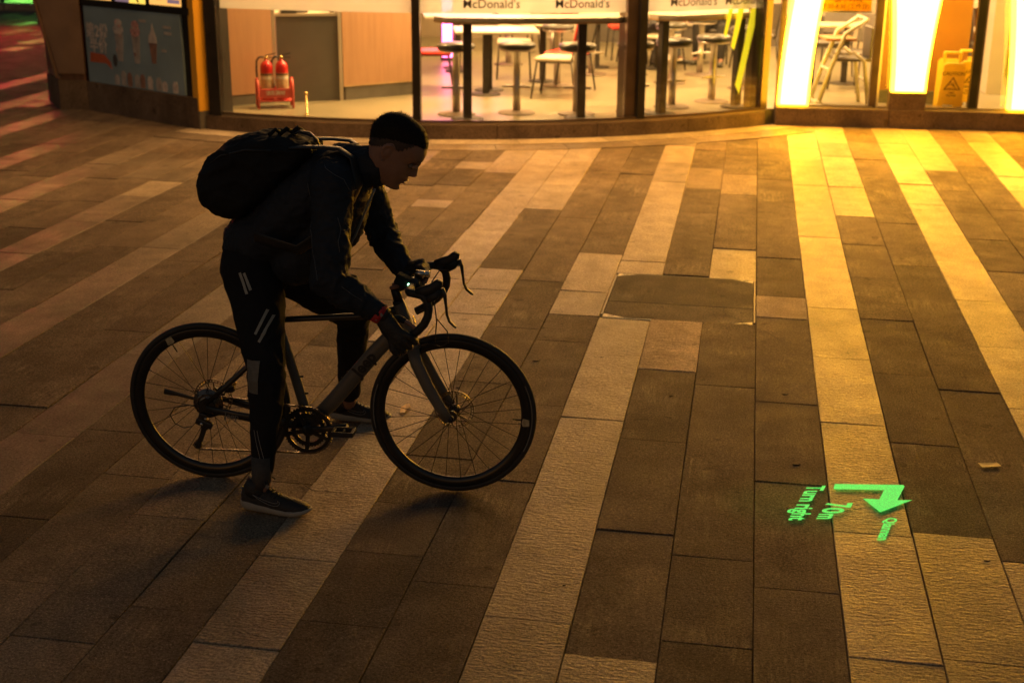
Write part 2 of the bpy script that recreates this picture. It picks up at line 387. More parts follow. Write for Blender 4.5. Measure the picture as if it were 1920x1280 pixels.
KM = {'L': 'slab_light', 'D': 'slab_dark', 'M': 'slab_mid', 'T': 'slab_ribbed'}
def slab_mat(c, k): return M_['slab_amber'] if k == 'M' and c >= -9 else M_[KM[k]]
def slab_geo(mb, x0, x1, y0, y1, z, tilt):
    ch, g = rs.uniform(.0015, .0034), rs.uniform(.0008, .0024); q = []
    zz = lambda x, y: z + tilt[0] * (x - (x0 + x1) / 2) + tilt[1] * (y - (y0 + y1) / 2)
    j = lambda: rs.uniform(-.0009, .0009)
    cs = [(x0 + g + j(), y0 + g + j(), 1, 1), (x1 - g + j(), y0 + g + j(), -1, 1), (x1 - g + j(), y1 - g + j(), -1, -1), (x0 + g + j(), y1 - g + j(), 1, -1)]
    vs = [(x, y, -.05) for x, y, a, b in cs] + [(x, y, zz(x, y) - ch) for x, y, a, b in cs] + [(x + a * ch, y + b * ch, zz(x, y)) for x, y, a, b in cs]
    fs = [(8, 9, 10, 11)]
    for i in range(4):
        n = (i + 1) % 4; fs += [(i, n, n + 4, i + 4), (i + 4, n + 4, n + 8, i + 8)]
    mb.add(vs, fs)
rest = {}
for i, (s_, c, y0, y1, k) in enumerate(keep):
    x0 = X0 + c * W; z = rs.uniform(-.0025, .0025); t = (rs.uniform(-.006, .006), rs.uniform(-.003, .003))
    if i < 292:
        mb = MB(); slab_geo(mb, x0, x0 + W, y0, y1, z, t); mb.build('paving_slab', slab_mat(c, k), pave, fix=False)
    else: slab_geo(rest.setdefault(k, MB()), x0, x0 + W, y0, y1, z, t)
for k, mb in rest.items():
    o = mb.build('paving_slab_field', M_[KM[k]], pave, fix=False); o['kind'] = 'stuff'
# curved kerb courses along the shop front
def ring(mb, a0, a1, r0, r1, z0, z1, n):
    vs, fs = [], []
    for i in range(n + 1):
        a = a0 + (a1 - a0) * i / n
        for r, z in ((r0, z0), (r1, z0), (r1, z1), (r0, z1)): vs.append((*arc(a, r), z))
    for i in range(n):
        b = i * 4
        for k in range(4): fs.append((b + k, b + (k + 1) % 4, b + 4 + (k + 1) % 4, b + 4 + k))
    fs += [(3, 2, 1, 0), tuple(n * 4 + k for k in range(4))]
    return mb.add(vs, fs)
for r0, r1, m, step in ((6.022, 6.285, 'kerb', 8.2), (6.30, 6.60, 'slab_mid', 6.1)):
    a = -15.5
    while a < 44.0:
        mb = MB(); ring(mb, a + .03, a + step - .03, r0, r1, -.05, .006 + rs.uniform(-.001, .001), 8); mb.build('kerb_stone', M_[m], pave); a += step
M_['plate'] = mat('worn_zinc_plate', (.34, .29, .21), .6, .35, var=.25, vscale=40)
# granite inset cover with steel corner plates
mh = thing('access_cover', 'dark stone inset access cover with pale metal corner plates and cracked corner', 'access cover', (X0 - 1.5 * W, 7.73, 0))
hw, hh = 1.5 * W - .008, .475
for sx in (-1, 1): mb = MB(); mb.box((sx * hw, 0, -.02), (.009, 2 * hh - .08, .038)); mb.build('frame', M_['base_metal'], mh)
for sy in (-1, 1): mb = MB(); mb.box((0, sy * (hh + .004), -.024), (2 * hw, .008, .04)); mb.build('frame', M_['black_frame'], mh)
yc = -.16
def poly_slab(name, pts, z, m, p):
    mb = MB(); mb.prism(pts, -.05, z); return mb.build(name, m, p)
a_ = hw - .010; b_ = hh - .006; k_ = .13
poly_slab('stone_infill', [(-a_, yc + .0012), (a_, yc + .0012), (a_, b_ - .07), (a_ - k_, b_), (-a_ + k_, b_), (-a_, b_ - .07)], -.001, M_['slab_cover'], mh)
poly_slab('stone_infill', [(-a_, yc - .0012), (-a_, -b_ + .075), (-a_ + k_, -b_), (a_ - k_, -b_), (a_, -b_ + .07), (a_, yc - .0012)], -.002, M_['slab_cover'], mh)
def thin_crack(parent, pts, w, z):
    mb = MB()
    for i in range(len(pts) - 1):
        a, b = Vector((*pts[i], z)), Vector((*pts[i + 1], z)); t = (b - a).normalized(); n = Vector((-t.y, t.x, 0)) * w * rs.uniform(.5, 1); mb.add([a - n, a + n, b + n, b - n], [(0, 1, 2, 3)])
    mb.build('crack', M_['mortar'], parent)
thin_crack(mh, [(.245, -.08), (.262, -.17), (.255, -.25), (.275, -.30), (.31, -.345), (.36, -.405), (a_ - .02, -.41)], .0032, .0012)
thin_crack(mh, [(.19, yc), (.20, -.30), (.225, -.42), (.24, -b_)], .0018, .0012)
for sx in (-1, 1):
    for sy in (-1, 1):
        mb = MB(); q = [(sx * a_, sy * b_), (sx * (a_ - k_ + .01), sy * b_), (sx * (a_ - .055), sy * (b_ - .033)), (sx * a_, sy * (b_ - .062))]
        mb.prism(q, -.05, -.003); pl = mb.build('corner_plate', M_['plate'], mh)
        mb = MB(); mb.box((sx * (a_ - .045), sy * (b_ - .017), -.0035), (.035, .010, .003), rz=sx * sy * .3); mb.build('lifting_slot', M_['rubber'], pl)
# cracks and small litter on the ground
def ground_strip(name, pts, w, m, label, cat, group=None):
    mb = MB()
    for i in range(len(pts) - 1):
        a, b = Vector((*pts[i], .0035)), Vector((*pts[i + 1], .0035)); t = (b - a).normalized(); n = Vector((-t.y, t.x, 0)) * w * (.4 + .6 * math.sin(PI * (i + .5) / (len(pts) - 1)))
        mb.add([a - n, a + n, b + n, b - n], [(0, 1, 2, 3)])
    return tag(mb.build(name, m), label, cat, group)
def crack(parent, pts, w=.003):
    mb = MB()
    for i in range(len(pts) - 1):
        a, b = Vector((*pts[i], .0032)), Vector((*pts[i + 1], .0032)); t = (b - a).normalized(); n = Vector((-t.y, t.x, 0)) * w * rs.uniform(.5, 1)
        mb.add([a - n, a + n, b + n, b - n], [(0, 1, 2, 3)])
    mb.build('crack', M_['mortar'], parent)
crack(pave, [(.132, 7.17), (.19, 7.13), (.225, 7.06), (.262, 6.985), (.325, 6.96)], .004)
crack(pave, [(-1.80, 4.76), (-1.70, 4.73), (-1.62, 4.66), (-1.52, 4.665), (-1.37, 4.66)], .003)
crack(pave, [(-1.30, 6.0), (-1.2, 5.99), (-1.14, 6.03), (-1.02, 6.02)], .0022)
mb = MB(); mb.add([(0, 0, .004), (.082, .022, .003), (.094, -.018, .005), (.012, -.044, .004), (.045, -.008, .001)], [(0, 1, 4), (1, 2, 4), (2, 3, 4), (3, 0, 4)])
o = mb.build('paper_scrap', mat('pale_paper', (.70, .56, .26), .7)); o.location = (1.063, 5.46, .003); tag(o, 'small pale yellow paper scrap lying on dark slab at right', 'litter')
mb = MB(); mb.add([(-.010, -.058, .004), (.012, -.055, .006), (.021, .01, .012), (.009, .062, .006), (-.010, .060, .004), (-.020, .0, .010), (0, 0, .003)], [(0, 1, 6), (1, 2, 6), (2, 3, 6), (3, 4, 6), (4, 5, 6), (5, 0, 6)])
o = mb.build('fallen_leaf', mat('yellow_leaf', (.62, .36, .12), .6)); o.location = (-1.479, 5.60, .003); tag(o, 'small orange fallen leaf on light slab seen through the front wheel', 'leaf')
for i, (x, y, l, a) in enumerate([(.30, 5.30, .06, 0), (-.99, 6.40, .07, .2), (-.27, 6.02, .04, .5), (-1.30, 5.93, .04, .1), (-.52, 4.08, .02, .3), (.96, 4.55, .035, -.1), (.27, 6.15, .05, 0), (-.66, 6.52, .03, .1), (-4.1, 9.6, .06, .2), (-3.2, 8.1, .03, 0)]):
    l *= .6; mb = MB(); mb.ell((0, 0, .002), (l / 2, l / 6, .0025), n=8, m=4); mb.box((l * .35, l * .12, .002), (l * .4, l * .12, .002), rz=.6)
    o = mb.build('leaf_fragment', M_['mortar']); o.location = (x, y, 0.001); o.rotation_euler = (0, 0, a)
    tag(o, 'tiny dark dry leaf fragment ' + ['on the second dark slab from the arrow','beside the front wheel','below the ribbed pale slab','near the access cover','at the bottom centre','at the lower right corner','on the cracked dark slab','right of the front tyre','far out on the left paving','behind the rear wheel'][i], 'litter', 'dark leaf fragments on the pavement')
# ------------------------------------------------------------------ restaurant shell
FZ = .15                                        # inside floor level
shop = thing('restaurant', 'brightly lit glass fronted fast food restaurant with curved corner window', 'restaurant', (CX, CY, 0))
def S(mb): mb.v = [(x - CX, y - CY, z) for x, y, z in mb.v]; return mb
a = -13.6
while a < 44.2:                                 # stone plinth course under the curved glass
    mb = MB(); ring(mb, a, min(a + 9.68, 45.4) - .05, 5.80, 6.012 + rs.uniform(0, .003), -.04, .146, 10); S(mb).build('plinth_stone', M_['plinth'], shop); a += 9.7
mb = MB(); ring(mb, -12.9, 45.0, 5.86, 5.99, .148, .163, 48); S(mb).build('window_sill', M_['sill_metal'], shop)
mb = MB(); ring(mb, -12.9, 45.0, 5.935, 5.975, .165, .185, 48); S(mb).build('window_sill', M_['bronze_frame'], shop)
fl = [arc(a, 5.855) for a in range(-13, 46, 2)] + [(.34, 14.66), (6.2, 15.04), (6.2, 21.4), (-6.0, 21.4), (-6.0, 13.4), (-5.5, 13.1)]
mb = MB(); mb.prism(fl, -.03, FZ); struct(S(mb).build('floor', M_['floor_tile'], shop))
mb = MB(); mb.prism([arc(a, 5.86) for a in range(-13, 46, 2)] + [(.34, 14.70), (6.2, 15.1), (6.2, 21.4), (-6.0, 21.4), (-6.0, 13.4)], 3.3, 3.4); S(mb).build('ceiling', M_['ceiling'], shop)
for a0, a1 in ((-12.2, 7.55), (8.25, 28.1), (30.3, 44.3)):
    mb = MB(); ring(mb, a0, a1, 5.921, 5.929, .18, 3.3, 24); S(mb).build('glass_pane', M_['glass'], shop)
    mb = MB(); ring(mb, a0, a1, 5.906, 5.910, 1.212, 1.46, 24); S(mb).build('frosted_band', M_['frost'], shop)
def post(a, r0, r1, wdeg, m, name='mullion', z0=.15, z1=3.3):
    mb = MB(); ring(mb, a - wdeg / 2, a + wdeg / 2, r0, r1, z0, z1, 2); return S(mb).build(name, M_[m], shop)
post(7.9, 5.80, 5.965, .62, 'black_frame'); post(7.52, 5.86, 5.95, .14, 'bronze_frame')
post(28.75, 5.72, 5.94, 1.05, 'bronze_frame'); post(29.75, 5.80, 5.985, .75, 'black_frame')
post(44.75, 5.70, 5.96, .9, 'bronze_frame'); post(-12.6, 5.78, 6.0, 1.3, 'black_frame')
post(15.8, 5.82, 6.05, 60.5, 'brown_wall', 'fascia', 3.3, 4.3)
# slanting yellow glowing strips that imitate the arch's reflection in the glass
def reflection_shape(pts, r=5.9125, name='reflection_strip', m='arch_reflection'):
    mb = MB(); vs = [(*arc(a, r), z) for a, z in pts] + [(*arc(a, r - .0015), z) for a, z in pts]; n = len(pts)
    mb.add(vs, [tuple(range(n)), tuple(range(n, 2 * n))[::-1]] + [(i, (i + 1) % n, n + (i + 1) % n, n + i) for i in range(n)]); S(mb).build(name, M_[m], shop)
M_['arch_reflection'] = mat('arch_reflection_yellow', (.9, .75, .05), .4, var=.02, emit=(1, .80, .02), estr=.85)
if 0: M_['x'] = glass_mat('yellow_vinyl', (.95, .95, .93), .4, haze=.95)
reflection_shape([(42.05, .42), (42.65, .32), (43.35, .62), (44.35, 1.05), (45.0, 1.42), (45.2, 1.9), (44.55, 1.9), (43.85, 1.3), (42.9, .8)], r=5.80)
reflection_shape([(40.75, .83), (41.2, .79), (41.75, 1.0), (42.4, 1.3), (42.85, 1.7), (42.0, 1.7), (41.6, 1.3)], r=5.85)
reflection_shape([(39.75, .96), (40.05, .92), (40.5, 1.1), (40.95, 1.3), (41.2, 1.7), (40.75, 1.7), (40.4, 1.3)], r=5.85)
# brand lettering on the frosted band
def wrap_text(body, a0, z, size, m, r=5.9118):
    me = text_mesh(body, size, .0, .012 * size)
    for v in me.vertices:
        x, y = arc(a0 + math.degrees(v.co.x / r), r); v.co = (x - CX, y - CY, z + v.co.y)
    link('lettering', me, M_[m], shop)
for a0, m in ((12.25, 'dark_print'), (21.0, 'black_print'), (32.8, 'dark_print'), (39.2, 'dark_print')):
    wrap_text("McDonald's", a0, 1.262, .118, m)
# inner walls
def wall(p0, p1, z0, z1, th, m, name, parent=None, side=1, ch=0):
    a, b = Vector((*p0, 0)), Vector((*p1, 0)); d = (b - a).normalized(); n = Vector((-d.y, d.x, 0)) * side
    c = (a + b) / 2 + n * th / 2; mb = MB(); mb.box((c.x, c.y, (z0 + z1) / 2), ((b - a).length, th, z1 - z0), rz=math.atan2(d.y, d.x), ch=ch)
    return S(mb).build(name, M_[m], parent or shop)
wall((-6.0, 21.3), (6.2, 21.3), 0, 3.3, .1, 'wall_in', 'wall'); wall((6.1, 15.0), (6.1, 21.3), 0, 3.3, .1, 'wall_in', 'wall', side=-1)
wall((-6.0, 13.4), (-6.0, 21.3), 0, 3.3, .1, 'brown_wall', 'wall')
wall((-2.6, 21.18), (1.4, 21.18), FZ, .62, .1, 'grey_seat', 'bench')
wall((-5.62, 13.22), (-5.055, 13.845), .26, 3.3, .08, 'wood', 'wood_panel'); wall((-5.62, 13.235), (-5.06, 13.85), FZ, .26, .08, 'kick', 'skirting')
wall((-5.05, 13.85), (-5.02, 13.863), FZ, 3.3, .05, 'white_trim', 'trim_post'); wall((-4.40, 14.125), (-4.365, 14.14), FZ, 3.3, .05, 'white_trim', 'trim_post')
wall((-5.015, 13.885), (-4.405, 14.145), FZ, 1.055, .04, 'grey_panel', 'counter_panel'); wall((-5.015, 13.87), (-4.405, 14.13), 1.057, 1.085, .5, 'white_trim', 'counter_top')
wall((-5.2, 14.75), (-4.2, 15.2), 0, 3.3, .06, 'wood', 'wood_panel')
wall((-4.36, 14.15), (-3.74, 14.79), .30, 3.3 - 2.05, .5, 'wood', 'wood_panel'); wall((-4.35, 14.175), (-3.75, 14.795), FZ, .30, .4, 'kick', 'skirting')
wall((-4.36, 14.15), (-3.735, 14.795), .296, .312, .02, 'table_edge', 'trim')
wall((-4.37, 14.13), (-3.72, 14.80), 1.252, 1.29, .56, 'white_trim', 'counter_top')
# items on the serving counter
def small_box(name, p, d, m, rz, label, cat, extra=None):
    t = thing(name, label, cat, p, rz); mb = MB(); mb.box((0, 0, d[2] / 2), d, ch=.006); mb.build('case', M_[m], t)
    if extra: mb = MB(); mb.box((d[0] * .22, -d[1] / 2 - .002, d[2] * .55), (d[0] * .5, .006, d[2] * .7)); mb.build('panel', M_[extra], t)
    return t
small_box('tray_stack', (-4.93, 14.05, 1.087), (.17, .26, .05), 'seat_dark', .4, 'flat dark tray stack on the counter beside the card box', 'tray')
small_box('card_box', (-4.80, 14.11, 1.087), (.13, .12, .16), 'grey_seat', .4, 'small grey box with red and white front on the counter', 'box', 'red')
t = thing('paper_cup', 'dark paper cup standing at the right end of the counter', 'cup', (-4.49, 14.22, 1.087))
mb = MB(); mb.lathe([(.035, 0), (.045, .12), (.043, .12), (.033, .005)], 16); mb.build('cup_body', M_['dark_print'], t)
mb = MB(); mb.lathe([(.047, .118), (.047, .13), (.04, .138), (0, .138)], 16); mb.build('lid', M_['grey_seat'], t)
# right hand straight front: plinth, frames, glass, pillar behind
A0 = Vector((.33, 14.42, 0)); DX = Vector((.9979, .0649, 0)); DN = Vector((-.0649, .9979, 0))
def rw(s_, t_, z): p = A0 + DX * s_ + DN * t_; return (p.x, p.y, z)
RZ = math.atan2(DX.y, DX.x)
def rbox(s0, s1, t0, t1, z0, z1, m, name, parent=None, ch=0):
    mb = MB(); mb.box(rw((s0 + s1) / 2, (t0 + t1) / 2, (z0 + z1) / 2), (s1 - s0, t1 - t0, z1 - z0), rz=RZ, ch=ch); return S(mb).build(name, M_[m], parent or shop)
for s0, s1 in ((-.02, 1.155), (1.16, 2.60), (2.605, 4.1), (4.105, 6)): rbox(s0, s1, 0, .30, -.04, .192, 'plinth', 'plinth_stone', ch=.004)
rbox(-.02, 1.0, .155, .27, .194, .207, 'sill_metal', 'window_sill'); rbox(1.06, 6, .155, .27, .194, .207, 'sill_metal', 'window_sill')
rbox(1.145, 1.52, .012, .15, .194, .372, 'plinth', 'sign_base')
for s0, s1 in ((.04, .955), (1.06, 1.985), (2.09, 2.9), (2.98, 5.9)): rbox(s0, s1, .208, .216, .207, 3.3, 'glass', 'glass_pane')
for s0, s1, t1, m in ((-.02, .035, .26, 'bronze_frame'), (.958, 1.035, .25, 'bronze_frame'), (1.037, 1.058, .23, 'white_trim'), (1.99, 2.07, .25, 'black_frame'), (2.072, 2.088, .23, 'bronze_frame'), (2.905, 2.975, .25, 'bronze_frame')):
    rbox(s0, s1, .165, t1, .195, 3.3, m, 'mullion')
rbox(-.1, 6, .1, .3, 3.3, 4.3, 'brown_wall', 'fascia')
mb = MB(); mb.box((1.88, 15.62, 1.79), (.92, .5, 3.0), rz=.02); S(mb).build('pillar', M_['orange_wall'], shop)
mb = MB(); mb.box((1.88, 15.615, .22), (.93, .53, .14), rz=.02); S(mb).build('pillar', M_['kick'], shop)
for i in range(26):                             # slatted timber counter front further back
    mb = MB(); mb.box((2.75 + i * .062, 18.3, .62), (.045, .05, .74)); S(mb).build('slat', M_['wood_dark'], shop)
mb = MB(); mb.box((3.5, 18.5, .62), (1.9, .3, .76)); mb.box((3.5, 18.45, .2), (1.9, .3, .12)); S(mb).build('counter_panel', M_['wood_dark'], shop)
mb = MB(); mb.box((3.5, 18.42, 1.03), (1.95, .55, .06)); S(mb).build('counter_top', M_['white_trim'], shop)
mb = MB(); mb.box((2.83, 16.6, .72), (.18, .5, 1.14)); S(mb).build('white_stand', M_['white_trim'], shop)
mb = MB(); mb.box((2.52, 16.9, 1.3), (.07, .07, 2.3)); S(mb).build('column', M_['white_trim'], shop)
# ceiling lights of the dining room
for i, (x, y) in enumerate([(-4.6, 14.55), (-3.4, 14.3), (-2.0, 14.5), (-.7, 15.2), (.9, 15.9), (3.4, 16.2), (-3.3, 17.2), (-1.3, 17.4), (.8, 18.4), (4.0, 17.4), (-3.2, 19.8), (0.4, 20.2), (2.2, 15.0)]):  # last one added to brighten the caution signs and orange pillar
    t = thing('ceiling_light', 'square warm ceiling light, ' + ('first', 'second', 'third', 'fourth', 'fifth', 'sixth')[i % 6] + (' of the window row', ' of the middle row', ' of the lights added to brighten the pillar')[i // 6], 'ceiling light', (x, y, 3.3), 0, 'ceiling lights in the dining room')
    mb = MB(); mb.box((0, 0, -.03), (.66, .66, .058), ch=.01); mb.build('housing', M_['white_trim'], t)
    mb = MB(); mb.box((0, 0, -.062), (.6, .6, .006)); mb.build('diffuser', M_['lamp_face'], t)
    ld = bpy.data.lights.new('dining_lamp', 'AREA'); ld.energy = LIGHT['near' if i < 6 else 'deep']; ld.color = (1, .565, .20); ld.size = .6; ld.shape = 'SQUARE'
    lo = bpy.data.objects.new('lamp', ld); COL.objects.link(lo); lo.parent = t; lo.location = (0, 0, -.075)
# canopy over the shop front with recessed downlights
mb = MB(); ring(mb, -13, 45.5, 5.9, 7.0, 3.5, 3.62, 30); S(mb).build('canopy', M_['brown_wall'], shop)
for i, a in enumerate((-8.5, 8, 17, 26, 34, 42)):  # first one added to brighten the yellow column
    x, y = arc(a, 6.45); t = thing('downlight', 'round warm canopy downlight over the ' + ('yellow column, added to brighten it', 'black mullion', 'long high table', 'bronze mullion', 'shorter high table', 'left arch leg')[i], 'downlight', (x, y, 3.5), 0, 'downlights in the canopy')
    mb = MB(); mb.lathe([(.06, -.002), (.11, -.004), (.115, -.012), (.12, -.002)], 24); mb.build('rim', M_['steel'], t)
    ld = bpy.data.lights.new('canopy_lamp', 'AREA'); ld.energy = LIGHT['soffit'] * (.8, 1.1, 1.1, 1, .6, .25)[i]; ld.color = (1, .49, .14); ld.size = .2; ld.shape = 'DISK'
    lo = bpy.data.objects.new('lamp', ld); COL.objects.link(lo); lo.parent = t; lo.location = (0, 0, -.02)
# pink lit panel and strip at the back left
M_['pink'] = mat('pink_neon', (.8, .2, .4), .5, emit=(1, .12, .38), estr=7)
M_['pink2'] = mat('pink_panel', (.8, .3, .5), .5, emit=(1, .30, .55), estr=4)
t = thing('pink_light_strip', 'tall pink glowing light strip at the back left of the dining room', 'light strip', (-4.09, 18.1, FZ))
mb = MB(); mb.box((0, 0, .5), (.13, .06, .9)); mb.build('tube', M_['pink'], t)
mb = MB(); mb.box((0, .05, .5), (.2, .03, 1.0)); mb.build('backplate', M_['dark_leg'], t)
t = thing('pink_wall_screen', 'large pink glowing screen high on the back left wall', 'screen', (-3.9, 18.6, 1.15))
mb = MB(); mb.box((0, 0, .6), (1.5, .04, 1.1)); mb.build('display', M_['pink2'], t)
mb = MB(); mb.box((0, .04, .6), (1.6, .05, 1.2)); mb.build('case', M_['black_frame'], t)
# ------------------------------------------------------------------ illuminated double arch sign
def arch_pts(xc, hw, base0, base1, n=40, wd=.0):
    pts = []
    for i in range(n + 1):
        u = -1 + 2 * i / n; b = base0 if u < 0 else base1
        th = abs(u); H_ = 2.75 - b
        tz = (1 - th ** 2.4) ** (1 / 1.0)
        z = None
        pts.append((u, b))
    return pts
def arch_line(x0, x1, b0, b1, top, n=44):
    """Centre line of one arch from (x0, b0) over the top to (x1, b1)."""
    xc, hw = (x0 + x1) / 2, (x1 - x0) / 2; out = []
    for i in range(n + 1):
        s_ = i / n
        if s_ <= .5: t_ = math.sin(PI * s_) ; b = b0
        else: t_ = math.sin(PI * s_); b = b1
        x = hw * (max(0, 1 - t_ ** 1.6)) ** .5; x = xc - x if s_ <= .5 else xc + x
        out.append((x, b + (top - b) * t_))
    return out
def ribbon(line, w0, w1):
    L_, R_ = [], []; n = len(line)
    for i in range(n):
        a, b = line[max(i - 1, 0)], line[min(i + 1, n - 1)]; tx, tz = b[0] - a[0], b[1] - a[1]; l = math.hypot(tx, tz) or 1
        if i in (0, n - 1): nx, nz_ = (1 if i == 0 else -1) * -1, 0
        else: nx, nz_ = -tz / l, tx / l
        L_.append((line[i][0] + nx * w0 / 2, line[i][1] + nz_ * w0 / 2)); R_.append((line[i][0] - nx * w0 / 2, line[i][1] - nz_ * w0 / 2))
    return L_, R_
sign = thing('arch_sign', 'giant golden double arch light box with white glowing legs standing on the plinth', 'illuminated sign', (0, 0, 0))
for j, (x0, x1, b0, b1) in enumerate(((.485, 1.655, .215, .378), (1.685, 2.86, .378, .215))):
    ln = arch_line(x0, x1, b0, b1, 2.85)
    for w, t0, t1, m, nm in ((.315, .018 + .002 * j, .150 - .002 * j, 'arch_side', 'arch_rim'), (.262, .010 + .001 * j, .016, 'arch_face', 'arch_face')):
        Lp, Rp = ribbon(ln, w, w); n = len(ln); mb = MB(); vs = []
        for (lx, lz), (rx, rz_) in zip(Lp, Rp):
            for (x, z), t_ in (((lx, lz), t0), ((rx, rz_), t0), ((rx, rz_), t1), ((lx, lz), t1)):
                if nm == 'arch_face': z = max(z, .23 if abs(x - 1.67) > .5 else .393)
                vs.append(rw((x - .33), t_, z))
        fs = [(3, 2, 1, 0), tuple(4 * (n - 1) + k for k in range(4))]
        for i in range(n - 1):
            for k in range(4): fs.append((4 * i + k, 4 * i + (k + 1) % 4, 4 * i + 4 + (k + 1) % 4, 4 * i + 4 + k))
        mb.add(vs, fs); mb.build(nm, M_[m], sign)
# yellow notice hanging inside the right window
t = thing('yellow_notice', 'yellow notice with opening hours hanging inside the window right of the arch', 'notice', rw(.66, .30, 1.16), RZ)
mb = MB(); mb.box((0, 0, .28), (.52, .008, .52)); mb.build('board', M_['notice'], t)
mb = MB(); mb.box((0, -.003, .01), (.54, .02, .018)); mb.build('bottom_rail', M_['white_trim'], t)
MT = Matrix.Translation((0, -.006, 0)) @ Matrix.Rotation(PI / 2, 4, 'X')
lettering('lettering', '7:30-8:30 (工作日)', M_['dark_print'], t, MT @ Matrix.Translation((0, .042, 0)), .062, .0006, .0008)
lettering('lettering', '送餐时段', M_['dark_print'], t, MT @ Matrix.Translation((.02, .11, 0)), .075, .0006, .0008)
# ------------------------------------------------------------------ order kiosk left of the shop front
kio = thing('order_kiosk', 'dark order kiosk wall with stone base, tapered brown pier and yellow end column', 'kiosk', (-6.4, 13.4, 0))
def K(mb): mb.v = [(x + 6.4, y - 13.4, z) for x, y, z in mb.v]; return mb
PA, PB = Vector((-7.2, 13.78, 0)), Vector((-5.50, 12.81, 0)); kd = (PB - PA).normalized(); kn = Vector((-kd.y, kd.x, 0)); KRZ = math.atan2(kd.y, kd.x); KL = (PB - PA).length
def kbox(s0, s1, t0, t1, z0, z1, m, name, parent=None, ch=0):
    p = PA + kd * (s0 + s1) / 2 + kn * (t0 + t1) / 2; mb = MB(); mb.box((p.x, p.y, (z0 + z1) / 2), (s1 - s0, t1 - t0, z1 - z0), rz=KRZ, ch=ch)
    return K(mb).build(name, M_[m], parent or kio)
for s0, s1 in ((.0, .65), (.653, 1.30), (1.303, KL)): kbox(s0, s1, 0, .3, 0, .318, 'plinth', 'base_stone', ch=.003)
kbox(0, KL, .035, .30, .32, 2.7, 'black_frame', 'wall')
kbox(-.02, KL - .06, .005, .033, 1.135, 1.205, 'black_frame', 'frame'); kbox(-.02, KL - .06, .005, .033, 1.9, 1.97, 'black_frame', 'frame')
for s_ in (.02, .62, 1.22, 1.82): kbox(s_ - .03, s_ + .03, .006, .033, 1.206, 1.899, 'black_frame', 'frame')
# pier
mb = MB(); mb.prism([(-7.99, 14.36), (-7.52, 13.75), (-7.20, 13.775), (-7.05, 14.2), (-7.8, 14.8)], 0, .325); K(mb).build('base_stone', M_['plinth'], kio)
def loft(mb, p0, z0, p1, z1):
    n = len(p0); vs = [(*q, z0) for q in p0] + [(*q, z1) for q in p1]
    return mb.add(vs, [tuple(range(n))[::-1], tuple(range(n, 2 * n))] + [(i, (i + 1) % n, n + (i + 1) % n, n + i) for i in range(n)])
mb = MB(); loft(mb, [(-7.97, 14.36), (-7.51, 13.77), (-7.21, 13.79), (-7.06, 14.2), (-7.8, 14.8)], .327, [(-8.02, 14.36), (-7.66, 13.82), (-7.21, 13.80), (-7.06, 14.2), (-7.8, 14.8)], 2.7); K(mb).build('pier', M_['wood_dark'], kio)
mb = MB(); loft(mb, [(-7.50, 13.735), (-7.20, 13.755), (-7.2, 13.775), (-7.5, 13.76)], .40, [(-7.72, 13.77), (-7.20, 13.755), (-7.2, 13.775), (-7.72, 13.80)], 1.27); K(mb).build('cladding_panel', M_['brown_wall'], kio)
mb = MB(); mb.bar((-7.52, 13.725, .36), (-7.735, 13.76, 1.25), .03, .02); K(mb).build('edge_trim', M_['brown_wall'], kio)
mb = MB(); loft(mb, [(-7.94, 14.32), (-7.51, 13.745), (-7.49, 13.76), (-7.92, 14.335)], .335, [(-7.94, 14.32), (-7.51, 13.745), (-7.49, 13.76), (-7.92, 14.335)], .395); K(mb).build('edge_trim', M_['brown_wall'], kio)
# yellow end column
yp = [(-5.57, 12.865), (-5.482, 12.80), (-5.335, 12.985), (-5.45, 13.2)]
mb = MB(); mb.prism(yp, 0, .188); K(mb).build('base_stone', M_['kick'], kio)
mb = MB(); mb.prism([(x * .999 - .004, y) for x, y in yp], .19, 3.2); K(mb).build('column', M_['yellow_wall'], kio)
# printed poster on the kiosk wall
M_['p_pale'] = mat('poster_print_pale', (.62, .57, .52), .45, var=.25, vscale=18)
M_['p_dim'] = mat('poster_print_dim', (.42, .40, .37), .45, var=.3, vscale=9)
M_['p_pink'] = mat('poster_print_pink', (.60, .33, .30), .45, var=.4, vscale=30)
M_['p_brown'] = mat('poster_print_brown', (.30, .17, .12), .45, var=.3, vscale=20)
M_['p_orange'] = mat('poster_print_orange', (.55, .13, .05), .45, var=.12)
M_['p_dark'] = mat('poster_print_dark', (.07, .07, .07), .45)
pst = thing('promotion_poster', 'grey blue ice cream promotion poster with pale characters and orange badge on the kiosk', 'poster', tuple(PA + kd * .9 + Vector((0, 0, .32))), KRZ)
mb = MB(); mb.box((0, .020, .408), (1.70, .026, .81)); mb.build('poster_sheet', M_['poster'], pst)
def flat(name, pts, m, t=.0015, y=.0068, parent=None):
    mb = MB(); n = len(pts); vs = [(x, y, z) for x, z in pts] + [(x, y - t, z) for x, z in pts]
    mb.add(vs, [tuple(range(n)), tuple(range(n, 2 * n))[::-1]] + [(i, (i + 1) % n, n + (i + 1) % n, n + i) for i in range(n)]); return mb.build(name, M_[m], parent or pst)
def oval(cx, cz, rx, rz, n=20, rot=0): return [(cx + rx * math.cos(2 * PI * i / n) * math.cos(rot) - rz * math.sin(2 * PI * i / n) * math.sin(rot), cz + rx * math.cos(2 * PI * i / n) * math.sin(rot) + rz * math.sin(2 * PI * i / n) * math.cos(rot)) for i in range(n)]
MP = Matrix.Translation((0, .0055, 0)) @ Matrix.Rotation(PI / 2, 4, 'X')
lettering('lettering', '第2份', M_['p_pale'], pst, MP @ Matrix.Translation((-.63, .50, 0)), .165, .001, .004)
